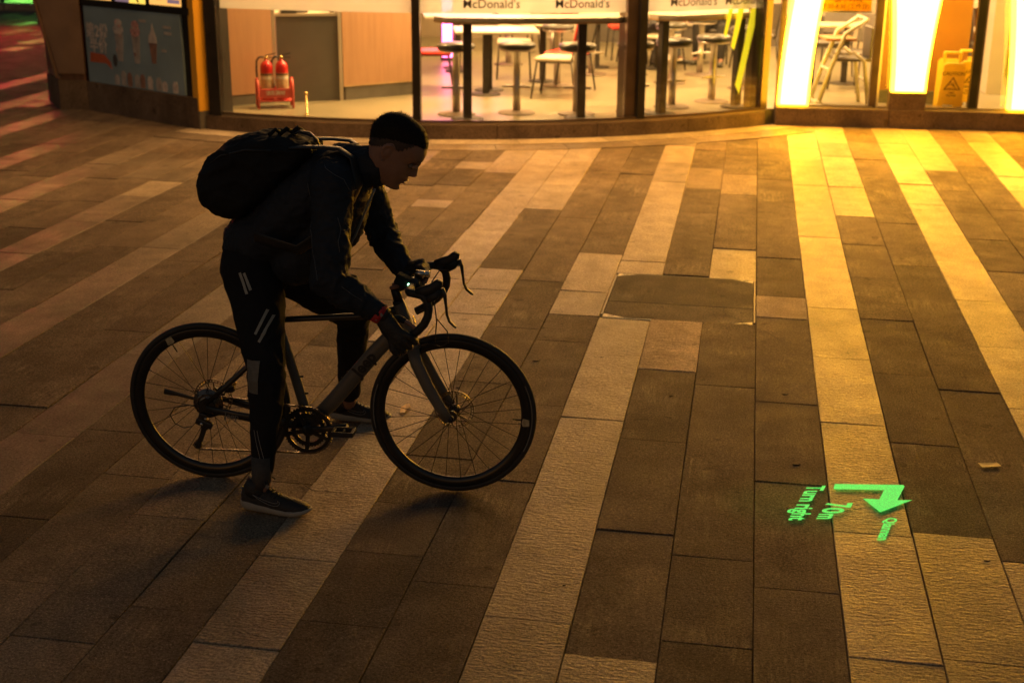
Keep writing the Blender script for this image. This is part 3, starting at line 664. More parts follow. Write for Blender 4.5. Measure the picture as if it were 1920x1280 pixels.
lettering('lettering', '半价', M_['p_pale'], pst, MP @ Matrix.Translation((-.62, .345, 0)), .165, .001, .004)
flat('badge', [(-.80, .22), (-.50, .225), (-.40, .17), (-.42, .245), (-.52, .315), (-.78, .325)], 'p_orange')
rs2 = random.Random(3)
for x, s_, col in ((-.23, 1.0, 'p_pale'), (.07, .95, 'p_pink')):        # sundae cups
    flat('cup_print', [(x - .075 * s_, .56), (x - .045 * s_, .27), (x + .045 * s_, .27), (x + .08 * s_, .56)], 'p_dim')
    flat('swirl_print', oval(x, .60, .09 * s_, .055), col, y=.0050)
    flat('swirl_print', oval(x + .008, .665, .065 * s_, .045), col, y=.0033)
    for q in range(9): flat('topping_print', oval(x + rs2.uniform(-.06, .06), rs2.uniform(.34, .68), rs2.uniform(.008, .018), rs2.uniform(.008, .02), 8), rs2.choice(('p_brown', 'p_pink', 'p_dim')), y=.0016)
flat('cone_print', [(.33, .29), (.40, .29), (.435, .50), (.30, .50)], 'p_brown')
flat('swirl_print', [(.295, .50), (.44, .50), (.43, .57), (.40, .62), (.37, .70), (.35, .62), (.305, .57)], 'p_pale', y=.0050)
flat('dark_print', oval(-.33, .27, .04, .065), 'p_dark')
for x, h, m in ((-.32, .12, 'p_dim'), (-.2, .17, 'p_dim'), (-.09, .16, 'p_brown'), (.04, .15, 'p_dim'), (.14, .16, 'p_brown'), (.27, .15, 'p_pale'), (.42, .15, 'p_dim'), (.52, .12, 'p_pale'), (.7, .13, 'p_pale')):
    flat('bottle_print', [(x - .04, .015), (x + .04, .015), (x + .045, h * .75), (x + .02, h), (x - .02, h), (x - .045, h * .75)], m)
for x, z, w in ((.21, .70, .12), (.62, .66, .14), (.55, .42, .08), (.63, .60, .12)): flat('caption_print', [(x - w / 2, z), (x + w / 2, z), (x + w / 2, z + .028), (x - w / 2, z + .028)], 'p_dim')
# lit menu screens above the poster
M_['scr'] = mat('screen_orange', (.6, .4, .1), .3, emit=(1, .50, .12), estr=.85)
M_['scr_y'] = mat('screen_yellow', (.6, .5, .1), .3, emit=(1, .66, .10), estr=.95)
M_['scr_d'] = mat('screen_violet', (.2, .15, .2), .3, emit=(.16, .10, .13), estr=1.0)
M_['scr_g'] = mat('screen_green', (.1, .6, .2), .3, emit=(.10, .95, .30), estr=1.0)
for i, (s0, lab) in enumerate(((.05, 'lit orange menu screen nearest the brown pier'), (.65, 'lit menu screen with dark figure and green mark in the middle'), (1.25, 'lit orange menu screen nearest the yellow column'))):
    p = PA + kd * (s0 + .27) + kn * .02; sc_ = thing('menu_screen', lab, 'screen', (p.x, p.y, 1.206), KRZ, 'lit menu screens on the kiosk')
    mb = MB(); mb.box((0, .0, .345), (.535, .02, .68)); mb.build('display', M_['scr_d' if i == 1 else 'scr'], sc_)
    if i == 0:
        for x, w, m in ((-.17, .1, 'scr_y'), (.1, .2, 'scr_d')): flat('print', [(x - w / 2, .03), (x + w / 2, .03), (x + w / 2, .2), (x - w / 2, .2)], m, y=-.0102, parent=sc_)
    if i == 1:
        flat('print', [(-.02, .0), (.265, .0), (.265, .2), (.03, .2)], 'scr_y', y=-.0102, parent=sc_)
        flat('print', [(.12, .02), (.16, .0), (.12, .1), (.08, .18), (.06, .15)], 'p_dark', y=-.0121, parent=sc_); flat('print', oval(.08, .085, .022, .018), 'scr_g', y=-.0138, parent=sc_)
    if i == 2:
        for x, z, w, h, m in ((-.1, .06, .08, .1, 'red'), (.14, .03, .2, .04, 'scr_d'), (.14, .1, .18, .05, 'red'), (-.1, .2, .1, .05, 'scr_y')): flat('print', [(x - w / 2, z), (x + w / 2, z), (x + w / 2, z + h), (x - w / 2, z + h)], m, y=-.0102, parent=sc_)

# ------------------------------------------------------------------ dining room furniture
def bar_table(label, x, y, rz, L_, legs, curve):
    t = thing('bar_table', label, 'table', (x, y, FZ), rz, 'high tables along the window')
    pts = []; n = 14
    for i in range(n + 1):
        u = -L_ / 2 + L_ * i / n; pts.append((u, -.24 + curve * (u * u)))
    for i in range(9): a = -PI / 2 + PI * i / 8; 
    top = pts + [(L_ / 2 + .10, -.05 + curve * L_ * L_ / 4), (L_ / 2 + .08, .12 + curve * L_ * L_ / 4)] + [(u, w + .46) for u, w in pts[::-1]] + [(-L_ / 2 - .08, .12 + curve * L_ * L_ / 4), (-L_ / 2 - .10, -.05 + curve * L_ * L_ / 4)]
    mb = MB(); mb.prism(top, .975, 1.012); mb.build('tabletop', M_['tabletop'], t)
    mb = MB(); mb.prism([(a * 1.003, b * 1.003) for a, b in top], .955, .973); mb.build('edge_band', M_['table_edge'], t)
    for lx, ly in legs:
        mb = MB(); mb.box((lx, ly, .48), (.085, .085, .945), ch=.008); lg = mb.build('leg', M_['dark_leg'], t)
        mb = MB(); mb.lathe([(.165, 0), (.165, .008), (.15, .016), (.05, .022), (0, .022)], 28, c=(lx, ly, .001)); mb.build('base_plate', M_['dark_leg'], lg)
    return t
def loc(root, x, y):
    d = Vector((x - root.location.x, y - root.location.y, 0)); d.rotate(Matrix.Rotation(-root.rotation_euler.z, 3, 'Z')); return (d.x, d.y)
RT = math.atan2(13.47 - 13.16, -1.66 + 2.77)
class _L: pass
def legs_for(x, y, rz, pts):
    r = _L(); r.location = Vector((x, y, 0)); r.rotation_euler = _L(); r.rotation_euler.z = rz; return [loc(r, *p) for p in pts]
bar_table('long cream high table behind the middle window panes', -2.17, 13.36, RT, 1.72, legs_for(-2.17, 13.36, RT, [(-2.77, 13.16), (-1.66, 13.47)]), .10)
RT3 = math.atan2(14.66 - 13.93, -.12 + .88)
bar_table('shorter cream high table behind the right hand window pane', -.48, 14.36, RT3, 1.12, legs_for(-.48, 14.36, RT3, [(-.88, 13.93), (-.12, 14.66)]), .08)
def dining_table(label, x, y, rz, L_, wd, legs, round_=False, h=.72):
    t = thing('dining_table', label, 'table', (x, y, FZ), rz, 'low tables in the dining room')
    mb = MB()
    if round_: mb.lathe([(0, h - .03), (L_, h - .03), (L_ + .005, h - .015), (L_, h), (0, h)], 32)
    else: mb.box((0, 0, h - .018), (L_, wd, .035), ch=.012)
    mb.build('tabletop', M_['tabletop'], t)
    for lx, ly in legs:
        mb = MB(); mb.box((lx, ly, (h - .04) / 2), (.07, .07, h - .04), ch=.006); lg = mb.build('leg', M_['dark_leg'], t)
        mb = MB(); mb.lathe([(.17, 0), (.17, .008), (.15, .016), (0, .018)], 28, c=(lx, ly, .001)); mb.build('base_plate', M_['dark_leg'], lg)
    return t
dining_table('cream low table on two dark posts behind the left high table', -2.86, 15.15, .25, .95, .70, [(-.12, -.16), (-.06, .2)])
dining_table('round cream low table on one post beside the red backed chair', -2.48, 16.25, 0, .42, 0, [(0, 0)], True)
dining_table('small cream table under the yellow notice on the right', .95, 16.9, .1, .8, .5, [(-.2, 0), (.2, 0)])
dining_table('cream table far back in the middle of the room', -1.6, 17.9, .1, 1.3, .6, [(-.4, 0), (.4, 0)])
dining_table('cream table far back on the left near the pink light', -3.7, 17.0, .3, .9, .6, [(0, 0)])
dining_table('cream table in front of the seated person', -.95, 18.9, .0, .7, .5, [(-.2, .1)])
# round topped bar stools
def make_stool(label, x, y, rz=0.0):
    t = thing('bar_stool', label, 'stool', (x, y, FZ), rz, 'round bar stools')
    mb = MB(); mb.lathe([(0, .655), (.165, .655), (.192, .67), (.197, .69), (.188, .712), (.15, .727), (0, .733)], 28); mb.build('seat', M_['seat_dark'], t)
    mb = MB(); mb.lathe([(.17, .640), (.185, .648), (.185, .660), (.17, .664)], 28); mb.build('seat_rim', M_['steel'], t)
    mb = MB(); mb.lathe([(.042, .01), (.042, .30), (.038, .305), (.038, .64), (.07, .645), (.07, .655)], 18); mb.build('post', M_['steel'], t)
    mb = MB(); mb.box((0, -.02, .275), (.30, .03, .026), ch=.006); mb.box((0, .02, .275), (.09, .08, .03)); mb.build('foot_bar', M_['steel'], t)
    mb = MB(); mb.lathe([(.195, 0), (.195, .006), (.18, .014), (.06, .022), (.045, .03)], 32); mb.build('base_plate', M_['base_metal'], t)
    return t
st = [(-2.95, 13.46, .0, 'bar stool nearest the black mullion, half behind the left table leg'),
      (-2.36, 13.70, .0, 'bar stool in clear view under the middle of the long high table'),
      (-1.74, 13.76, .05, 'bar stool partly behind the right leg of the long high table'),
      (-1.17, 14.08, .1, 'bar stool partly hidden by the bronze double mullion'),
      (-.80, 14.50, .7, 'bar stool directly behind the left leg of the shorter high table'),
      (-.39, 15.0, .6, 'bar stool under the yellow stripes in front of the seated person'),
      (-1.98, 17.1, .3, 'farther bar stool seen between the right table leg and mullion'),
      (-1.46, 17.2, .2, 'far bar stool behind the bronze mullion near the red chair'),
      (-.95, 16.5, .5, 'bar stool behind the left stool of the shorter high table'),
      (-3.78, 17.35, .1, 'far bar stool at the back left beside the pink light')]
s0 = make_stool(st[0][3], *st[0][:3])
for x, y, a, lb in st[1:]: dup(s0, (x, y, FZ), a, lb)
# chairs
def make_chair(label, x, y, rz, seat, back, front=None):
    t = thing('dining_chair', label, 'chair', (x, y, FZ), rz, 'dining room chairs')        # faces local +x
    mb = MB(); mb.box((0, 0, .435), (.42, .42, .045), ch=.02); mb.build('seat', M_[seat], t)
    MBk = Matrix.Rotation(R(-12), 3, 'Y')
    mb = MB(); mb.box((-.255, 0, .70), (.022, .40, .34), M=MBk, ch=.01); bk = mb.build('backrest', M_[back], t)
    if front: mb = MB(); mb.box((-.236, 0, .70), (.018, .37, .31), M=MBk, ch=.008); mb.build('cushion', M_[front], bk)
    for sx in (-1, 1):
        for sy in (-1, 1):
            mb = MB(); top = (-.21, sy * .185, .42) if sx < 0 else (.18, sy * .185, .42)
            mb.tube([(sx * .24 if sx > 0 else -.27, sy * .21, 0), top], .011, 8); mb.build('leg', M_['dark_leg'], t)
    for sy in (-1, 1): mb = MB(); mb.tube([(-.21, sy * .17, .42), (-.25, sy * .18, .6), (-.30, sy * .18, .86)], .010, 8); mb.build('back_frame', M_['dark_leg'], t)
    mb = MB(); mb.tube([(.18, -.185, .41), (.18, .185, .41)], .009, 8); mb.tube([(-.2, -.185, .41), (-.2, .185, .41)], .009, 8)
    for sy in (-1, 1): mb.tube([(.18, sy * .185, .41), (-.2, sy * .185, .41)], .009, 8)
    mb.build('seat_frame', M_['dark_leg'], t)
    return t
c1 = make_chair('chair with red back and cream seat beside the round table', -2.12, 14.95, PI - .12, 'cream_seat', 'red', 'cream_seat')
make_chair('chair with red seat just behind the red backed cream chair', -2.08, 15.5, PI - .3, 'red', 'grey_seat', None)
c3 = make_chair('red chair bathed in pink light beside the black mullion', -3.62, 15.25, .25, 'red', 'red')
dup(c3, (-1.75, 19.0, FZ), -1.3, 'far red chair seen just left of the bronze mullion')
make_chair('cream chair at the far table behind the left high table', -2.9, 16.6, -1.4, 'cream_seat', 'cream_seat')
c4 = make_chair('grey round backed chair under the yellow notice', 1.02, 17.5, -1.9, 'grey_seat', 'grey_seat')
dup(c4, (1.25, 16.4, FZ), -2.3, 'grey chair behind the white high chair')
c6 = make_chair('dark chair with red seat at the slatted counter on the right', 3.02, 17.3, 1.5, 'red', 'grey_seat')
c7 = make_chair('dark chair in front of the orange pillar doorway on the right', 2.62, 17.9, 1.2, 'grey_seat', 'grey_seat')
make_chair('dark chair with grey seat beside the seated person', .05, 18.2, 2.2, 'grey_seat', 'grey_seat')
dup(c1, (-2.45, 18.6, FZ), 1.9, 'far cream chair with red back at the table in the middle')
for i, (x, y, a, lb) in enumerate(((-3.2, 17.9, .4, 'far stool behind the low table on the left'), (-2.75, 18.9, .1, 'far stool left of the cream chair in the back'), (-.05, 16.2, .3, 'stool behind the yellow stripes, nearest the right mullion'), (-2.25, 15.9, .2, 'stool between the round table and the left table leg'), (-.62, 17.4, .6, 'stool in front of the diner in black'))):
    dup(s0, (x, y, FZ), a, lb)
for i, (x, y, a, lb) in enumerate(((-3.3, 19.6, -1.2, 'cream chair with red back far at the left rear'), (-.9, 19.7, 1.8, 'cream chair with red back beside the rear bench'), (-1.15, 17.75, 2.8, 'cream chair with red back between the two diners'), (-2.6, 20.1, .4, 'cream chair with red back near the middle of the rear wall'))):
    dup(c1, (x, y, FZ), a, lb)
dining_table('cream table against the rear bench at left', -2.6, 20.5, 0, .7, .6, [(0, 0)]); dining_table('cream table against the rear bench at right', -.5, 20.5, 0, .7, .6, [(0, 0)])
# white folding high chair
hc = thing('high_chair', 'white metal high chair with dark seat standing behind the right window', 'high chair', (.80, 15.1, FZ), .15); hc.scale = (1.3, 1.2, 1.08)
for sy in (-1, 1):
    mb = MB(); y = sy * .19
    mb.tube([(-.06, y, .0), (.02, y * .95, .35), (.13, y * .9, .72), (.30, y * .9, .86)], .020, 10); mb.build('side_frame', M_['white_trim'], hc)
    mb = MB(); mb.tube([(.36, y, 0), (.30, y, .45), (.20, y, .55)], .017, 10); mb.build('leg', M_['white_trim'], hc)
    mb = MB(); mb.ell((-.06, y, .035), (.045, .028, .036)); mb.build('wheel_foot', M_['white_trim'], hc)
for i, (a, b) in enumerate((((-.05, -.19, .02), (-.05, .19, .02)), ((.02, -.18, .36), (.02, .18, .36)), ((.36, -.19, .24), (.36, .19, .24)), ((.30, -.17, .86), (.30, .17, .86)))):
    mb = MB(); mb.tube([a, b], .016, 10); mb.build('cross_bar', M_['white_trim'], hc)
mb = MB(); mb.box((.22, 0, .46), (.30, .30, .03), ch=.01); mb.box((.36, 0, .63), (.03, .30, .30), ch=.01); mb.build('seat', M_['grey_seat'], hc)
mb = MB(); mb.box((.10, 0, .66), (.26, .36, .028), ch=.012); mb.build('tray', M_['orange_wall'], hc)
# wet floor signs
def wet_sign(label, x, y, rz):
    t = thing('wet_floor_sign', label, 'caution sign', (x, y, FZ), rz, 'yellow caution signs by the glass')
    for sy in (-1, 1):
        Mx = Matrix.Rotation(R(-sy * 11), 4, 'X'); Mx.translation = (0, sy * .14, 0)
        mb = MB(); mb.prism([(-.155, .02), (-.13, .60), (-.10, .63), (.10, .63), (.13, .60), (.155, .02), (.10, .02), (.085, .09), (-.085, .09), (-.10, .02)], -.012, .012, M=Mx @ Matrix.Rotation(PI / 2, 4, 'X')); lf = mb.build('leaf', M_['yellow'], t)
        if sy < 0:
            q = Mx @ Matrix.Translation((0, -.0135, 0)) @ Matrix.Rotation(PI / 2, 4, 'X')
            lettering('lettering', 'CAUTION', M_['black_print'], lf, q @ Matrix.Translation((0, .475, 0)), .062, .0006, .0012)
            lettering('lettering', 'WET', M_['black_print'], lf, q @ Matrix.Translation((0, .235, 0)), .036, .0006, .001)
            lettering('lettering', 'FLOOR', M_['black_print'], lf, q @ Matrix.Translation((0, .20, 0)), .036, .0006, .001)
            mb = MB(); o3 = [(-.105, .285), (.105, .285), (0, .455)]; i3 = [(-.083, .297), (.083, .297), (0, .432)]
            mb.add([q @ Vector((x_, y_, .0008)) for x_, y_ in o3 + i3], [(0, 1, 4, 3), (1, 2, 5, 4), (2, 0, 3, 5)]); mb.build('warning_triangle', M_['black_print'], lf)
            mb = MB()
            for a, b, w in (((-.015, .365), (.02, .335), .014), ((.02, .335), (.045, .315), .010), ((.015, .34), (.03, .37), .009), ((-.012, .36), (-.045, .345), .009), ((-.01, .36), (.015, .385), .008), ((-.06, .312), (.055, .307), .006)):
                mb.bar(q @ Vector((*a, .001)), q @ Vector((*b, .001)), w, .0012, up=q.to_3x3() @ Vector((0, 0, 1)))
            mb.ell(q @ Vector((-.028, .385, .001)), (.011, .003, .011), n=10, m=6); mb.build('slipping_figure', M_['black_print'], lf)
    mb = MB(); mb.box((0, 0, .72), (.22, .05, .03), ch=.01)
    for sx in (-1, 1): mb.box((sx * .095, 0, .665), (.035, .06, .12), ch=.01)
    mb.build('handle', M_['yellow'], t)
    return t
w1 = wet_sign('yellow caution wet floor sign in full view in front of the orange pillar', 2.13, 14.98, .02); w1.scale = (.84,) * 3
w2 = wet_sign('copy of the caution sign built for its reflection, half hidden behind it', 2.33, 15.22, .04); w2.scale = (.84,) * 3  # copy added for the first sign's reflection in the glass
# fire extinguishers in a red rack, brass door stop
rk = thing('extinguisher_rack', 'faded red metal rack holding two fire extinguishers behind the glass', 'rack', (-4.93, 13.52, FZ), .42)
mb = MB(); mb.box((0, -.10, .155), (.34, .012, .10), ch=.004); mb.box((0, .10, .155), (.34, .012, .10), ch=.004); mb.build('side_plate', M_['rack_red'], rk)
mb = MB(); mb.box((0, 0, .075), (.36, .20, .012)); mb.build('shelf', M_['rack_red'], rk)
for sx in (-1, 1):
    mb = MB(); pts = [(sx * .18, -.11, 0), (sx * .18, -.11, .2)] + [(sx * .18, -.11 * math.cos(PI * i / 8), .2 + .10 * math.sin(PI * i / 8)) for i in range(1, 8)] + [(sx * .18, .11, .2), (sx * .18, .11, 0)]
    mb.tube(pts, .014, 10); mb.build('end_hoop', M_['rack_red'], rk)
lettering('lettering', '消防器材', M_['white_print'], rk, Matrix.Translation((0, -.1075, .143)) @ Matrix.Rotation(PI / 2, 4, 'X'), .05, .0005, .0006)
def extinguisher(label, x, y):
    t = thing('fire_extinguisher', label, 'fire extinguisher', (x, y, FZ + .083), .35, 'fire extinguishers in the red rack')
    mb = MB(); mb.lathe([(0, 0), (.062, 0), (.066, .012), (.066, .33), (.060, .365), (.04, .392), (.02, .40), (.018, .42), (0, .42)], 28); mb.build('cylinder', M_['ext_red'], t)
    mb = MB(); mb.lathe([(.0668, .06), (.0668, .275)], 22, a0=-PI * .95, a1=-PI * .05); lb = mb.build('label', M_['label_paper'], t)
    mb = MB(); mb.lathe([(.0674, .215), (.0674, .24)], 22, a0=-PI * .93, a1=-PI * .07); mb.build('stripe', M_['white_print'], lb)
    mb = MB(); mb.lathe([(.0674, .255), (.0674, .272)], 22, a0=-PI * .9, a1=-PI * .1); mb.build('stripe', M_['dark_print'], lb)
    mb = MB(); mb.lathe([(.02, .42), (.022, .44), (.012, .45), (0, .452)], 14); mb.build('valve', M_['gold_metal'], t)
    mb = MB(); mb.bar((-.01, 0, .452), (.10, 0, .478), .018, .010); mb.bar((-.01, 0, .438), (.095, 0, .432), .018, .008); mb.build('squeeze_handle', M_['rubber'], t)
    mb = MB(); mb.tube([(-.02, 0, .438), (-.07, 0, .44), (-.10, .0, .40), (-.105, 0, .30), (-.098, 0, .18), (-.085, 0, .12)], .010, 8); mb.build('hose', M_['rubber'], t)
    return t
extinguisher('left red fire extinguisher with black hose in the rack', -5.00, 13.495); extinguisher('right red fire extinguisher in the rack beside the grey panel', -4.855, 13.555)
t = thing('floor_post', 'slim brass post standing on the floor behind the left glass', 'post', (-4.43, 13.06, FZ))
mb = MB(); mb.lathe([(.03, 0), (.03, .006), (.011, .012), (.011, .21), (0, .21)], 14); mb.build('post', M_['gold_metal'], t)
mb = MB(); mb.lathe([(.0, .205), (.017, .208), (.019, .222), (.014, .234), (0, .237)], 14); mb.build('knob', M_['gold_metal'], t)
# bag on the counter at the right
t = thing('handbag', 'dark handbag with curved handle on the slatted counter at right', 'bag', (3.25, 17.9, FZ + .62), .1)
mb = MB(); mb.box((0, 0, .09), (.36, .16, .18), ch=.03); mb.build('bag_body', M_['seat_dark'], t)
mb = MB(); mb.tube([(-.1, 0, .17), (-.08, 0, .25), (0, 0, .28), (.08, 0, .25), (.1, 0, .17)], .010, 8); mb.build('handle', M_['seat_dark'], t)
dining_table('cream table with a dark handbag on it at the right', 3.25, 17.9, .05, 1.1, .5, [(-.3, 0), (.3, 0)], h=.62)

# ------------------------------------------------------------------ street at the far left
st_ = struct(thing('street', None, None)); st_['label'] = 'street paving and kerb beyond the plaza'
M_['asphalt'] = mat('night_asphalt', (.075, .07, .06), .55, var=.2, vscale=3, bump=.4, bscale=90, rvar=.1)
mb = MB(); mb.box((-16, 48, -.06), (90, 42, .08)); struct(mb.build('roadway', M_['asphalt'], st_))
mb = MB()
for i in range(14): mb.box((-28 + i * 1.5, 26.1 - .0 * i, .04), (1.48, .3, .2), ch=.02)
struct(mb.build('kerb', M_['kerb'], st_))
mb = MB(); mb.box((0, 0, -.12), (260, 260, .04)); struct(mb.build('ground', M_['asphalt']))
M_['leaf'] = mat('hedge_leaf', (.045, .075, .03), .45, var=.4, vscale=6, spec=.6)
M_['bark'] = mat('bark', (.07, .05, .035), .8)
rh = random.Random(5)
def hedge(label, x, y, rx, ry, h, n=900):
    t = thing('shrub', label, 'shrub', (x, y, 0), 0, 'shrubs along the street')
    mb = MB()
    for i in range(n):
        a, b = rh.uniform(0, 2 * PI), rh.random(); rr = rh.random() ** .35; k = .8 + .25 * math.sin(3 * a + x) * math.cos(5 * b)
        p = Vector((rx * rr * k * math.cos(a) * math.sqrt(1 - (b * .9) ** 2), ry * rr * k * math.sin(a), .15 + h * b * k))
        d = Vector((rh.gauss(0, 1), rh.gauss(0, 1), rh.gauss(.5, 1))).normalized(); u = d.orthogonal().normalized(); w = d.cross(u); s = rh.uniform(.05, .10)
        mb.add([p - u * s, p - w * s * .45, p + u * s, p + w * s * .45 + d * s * .2], [(0, 1, 2, 3)])
    mb.build('foliage', M_['leaf'], t, fix=False)
    mb = MB()
    for i in range(4): mb.tube([(rh.uniform(-.1, .1), 0, 0), (rh.uniform(-.3, .3) * rx, rh.uniform(-.3, .3), h * .7)], [.03, .012], 6)
    mb.build('stem', M_['bark'], t)
for i, x in enumerate((-19.2, -17.6, -16.0, -14.5, -13.0)):
    hedge(('dark street shrub at the far left edge', 'dark street shrub left of the middle', 'dark street shrub with small white lights behind', 'dark street shrub beside the brown pier', 'dark street shrub hidden by the brown pier')[i], x, 27.0 + rh.uniform(0, .3), .95, .6, 1.35 + rh.uniform(-.1, .3))
# distant white street lights behind the shrubs, coloured shop signs whose light falls on the plaza
M_['bulb'] = mat('bulb', (.9, .9, .85), .4, emit=(.85, 1, .8), estr=9)
for i, (x, y, z) in enumerate(((-18.2, 30.5, .95), (-17.1, 31, 1.05), (-16.2, 30.5, .75), (-19.6, 31, .8), (-15.2, 30.7, .9), (-14.6, 31.5, .7))):
    t = thing('garden_lamp', 'small white garden lamp glowing behind the dark street shrubs, ' + ('second', 'third', 'fourth', 'first', 'fifth', 'sixth')[i] + ' from the left', 'lamp', (x, y, 0), 0, 'garden lamps behind the shrubs')
    mb = MB(); mb.ell((0, 0, z), (.07, .07, .07), n=12, m=8); mb.build('globe', M_['bulb'], t)
    mb = MB(); mb.tube([(0, 0, 0), (0, 0, z - .07)], .02, 8); mb.build('post', M_['dark_leg'], t)
def lit_sign(label, loc_, rz, w, h, col, estr, name):
    t = thing('shop_sign', label, 'illuminated sign', loc_, rz); m = mat(name, (.5, .5, .5), .5, emit=col, estr=estr)
    mb = MB(); mb.box((0, 0, h / 2), (w, .06, h), ch=.01); mb.build('light_panel', m, t)
    mb = MB(); mb.box((0, .07, h / 2), (w + .1, .07, h + .1)); mb.build('case', M_['black_frame'], t)
    for sx in (-1, 1): mb = MB(); mb.tube([(sx * w * .4, .07, -loc_[2]), (sx * w * .4, .07, 0)], .05, 8); mb.build('post', M_['dark_leg'], t)
lit_sign('red glowing shop sign across the street above the picture edge', (-13.6, 22.6, 1.5), .75, 2.3, 1.0, (1, .03, .05), 15, 'red_sign_light')
lit_sign('green glowing shop sign across the street outside the picture', (-18.5, 36, .9), .3, 5.0, 1.5, (.30, 1, .12), 26, 'green_sign_light')
# ------------------------------------------------------------------ road bicycle (local x forward, y to its far side, z up; origin under the front axle)
M_['tyre'] = mat('tyre_rubber', (.018, .018, .017), .62, var=.25, vscale=30, bump=.3, bscale=220)
M_['rim'] = mat('black_carbon_rim', (.014, .014, .014), .30, var=.2, vscale=15, rvar=.06)
M_['spoke'] = mat('black_spoke', (.05, .047, .042), .28, .8)
M_['bike_grey'] = mat('matt_grey_paint', (.125, .116, .10), .5, .1, var=.10, vscale=9, bump=.03, bscale=200, rvar=.06)
M_['bike_black'] = mat('satin_black_paint', (.018, .018, .017), .34, var=.2, vscale=12, rvar=.06)
M_['bike_print'] = mat('dark_decal', (.022, .022, .022), .4)
M_['bike_print2'] = mat('grey_decal', (.16, .155, .145), .45)
M_['chain'] = mat('oiled_chain_steel', (.20, .17, .14), .32, .9, var=.4, vscale=150)
M_['alloy'] = mat('silver_alloy', (.55, .53, .5), .25, .95, var=.1)
M_['rotor'] = mat('rotor_steel', (.26, .22, .18), .3, .9, var=.2, vscale=60)
M_['tape'] = mat('bar_tape', (.016, .016, .016), .55, var=.3, vscale=60, bump=.6, bscale=130)
M_['sticker'] = mat('pale_rim_sticker', (.42, .36, .22), .5, var=.3, vscale=90)
M_['lamp_case'] = mat('dark_green_lamp_case', (.020, .026, .024), .9, var=.1, spec=.1)
M_['led'] = mat('green_led', (.3, .9, .5), .3, emit=(.35, 1, .55), estr=14)
BF = (-1.06701, 4.77533, 0.0); BRZ = math.atan2(.06159, .9981)
bike = thing('bicycle', 'grey and black road bicycle with drop bars and deep black rims held by the man', 'bicycle', BF, BRZ)
MY = Matrix.Rotation(PI / 2, 4, 'X')            # turns a lathe axis from z to -y
def at(u, o, z): return Matrix.Translation((u, o, z))
RW = .333
def make_wheel(u, rot):
    rim = MB(); rim.lathe([(.2735, -.006), (.2720, 0), (.2735, .006), (.290, .0125), (.306, .0130), (.311, .0115), (.309, 0), (.311, -.0115), (.306, -.0130), (.290, -.0125)], 72, M=MY, loop=True)
    w = rim.build('wheel', M_['rim'], bike); w.location = (u, 0, RW); w.rotation_euler = (0, rot, 0)
    t = MB(); t.lathe([(.306 + .0135 + .0135 * math.sin(a), .0145 * math.cos(a)) for a in [R(-60 + 300 * i / 12) for i in range(13)]], 72, M=MY, cap=False)
    t.v = [(x, y, z) for x, y, z in t.v]; t.build('tyre', M_['tyre'], w)
    h = MB(); h.lathe([(.0, -.05), (.010, -.05), (.010, -.036), (.022, -.032), (.022, -.028), (.012, -.022), (.011, .022), (.022, .028), (.022, .034), (.010, .038), (.010, .05), (0, .05)], 20, M=MY); h.build('hub', M_['bike_black'], w)
    sm = None
    for k in range(28):
        a = 2 * PI * k / 28; sd = 1 if k % 2 else -1; lead = (.95 if (k // 2) % 2 else -.95)
        p0 = Vector((.021 * math.cos(a + lead), sd * .030, .021 * math.sin(a + lead))); p1 = Vector((.274 * math.cos(a), sd * .003, .274 * math.sin(a)))
        mb = MB(); mb.tube([p0, p1], .00125, 5, cap=False); mb.build('spoke', M_['spoke'], w, fix=False)
    for k in range(28):
        a = 2 * PI * k / 28
        mb = MB(); mb.tube([(.262 * math.cos(a), 0, .262 * math.sin(a)), (.276 * math.cos(a), 0, .276 * math.sin(a))], .0021, 6)
        if k % 4 == 0: mb.build('nipple', M_['alloy'], w, fix=False)
    r = MB(); n = 72                               # brake disc: outer braking ring with drilled holes, spider, carrier
    for i in range(36):
        a0, a1 = 2 * PI * i / 36, 2 * PI * (i + 1) / 36
        for ra, rb, f0, f1 in ((.0755, .080, 0, 1), (.0655, .0695, 0, 1), (.0695, .0755, 0, .52)):
            b0, b1 = a0 + (a1 - a0) * f0, a0 + (a1 - a0) * f1
            q = [(ra * math.cos(b0), ra * math.sin(b0)), (rb * math.cos(b0), rb * math.sin(b0)), (rb * math.cos(b1), rb * math.sin(b1)), (ra * math.cos(b1), ra * math.sin(b1))]
            r.prism(q, -.0009, .0009, M=Matrix.Translation((0, .042, 0)) @ MY)
    r.build('brake_disc', M_['rotor'], w)
    r = MB()
    for i in range(6):
        a = 2 * PI * i / 6; r.bar((.018 * math.cos(a), .042, .018 * math.sin(a)), (.067 * math.cos(a + .5), .042, .067 * math.sin(a + .5)), .006, .0016, up=(0, 1, 0))
    r.lathe([(.010, -.004), (.024, -.004), (.024, .004), (.010, .004)], 20, M=Matrix.Translation((0, .042, 0)) @ MY, loop=True); r.build('disc_carrier', M_['rotor'], w)
    return w
wf = make_wheel(0, .11); wr = make_wheel(-.99, .02)
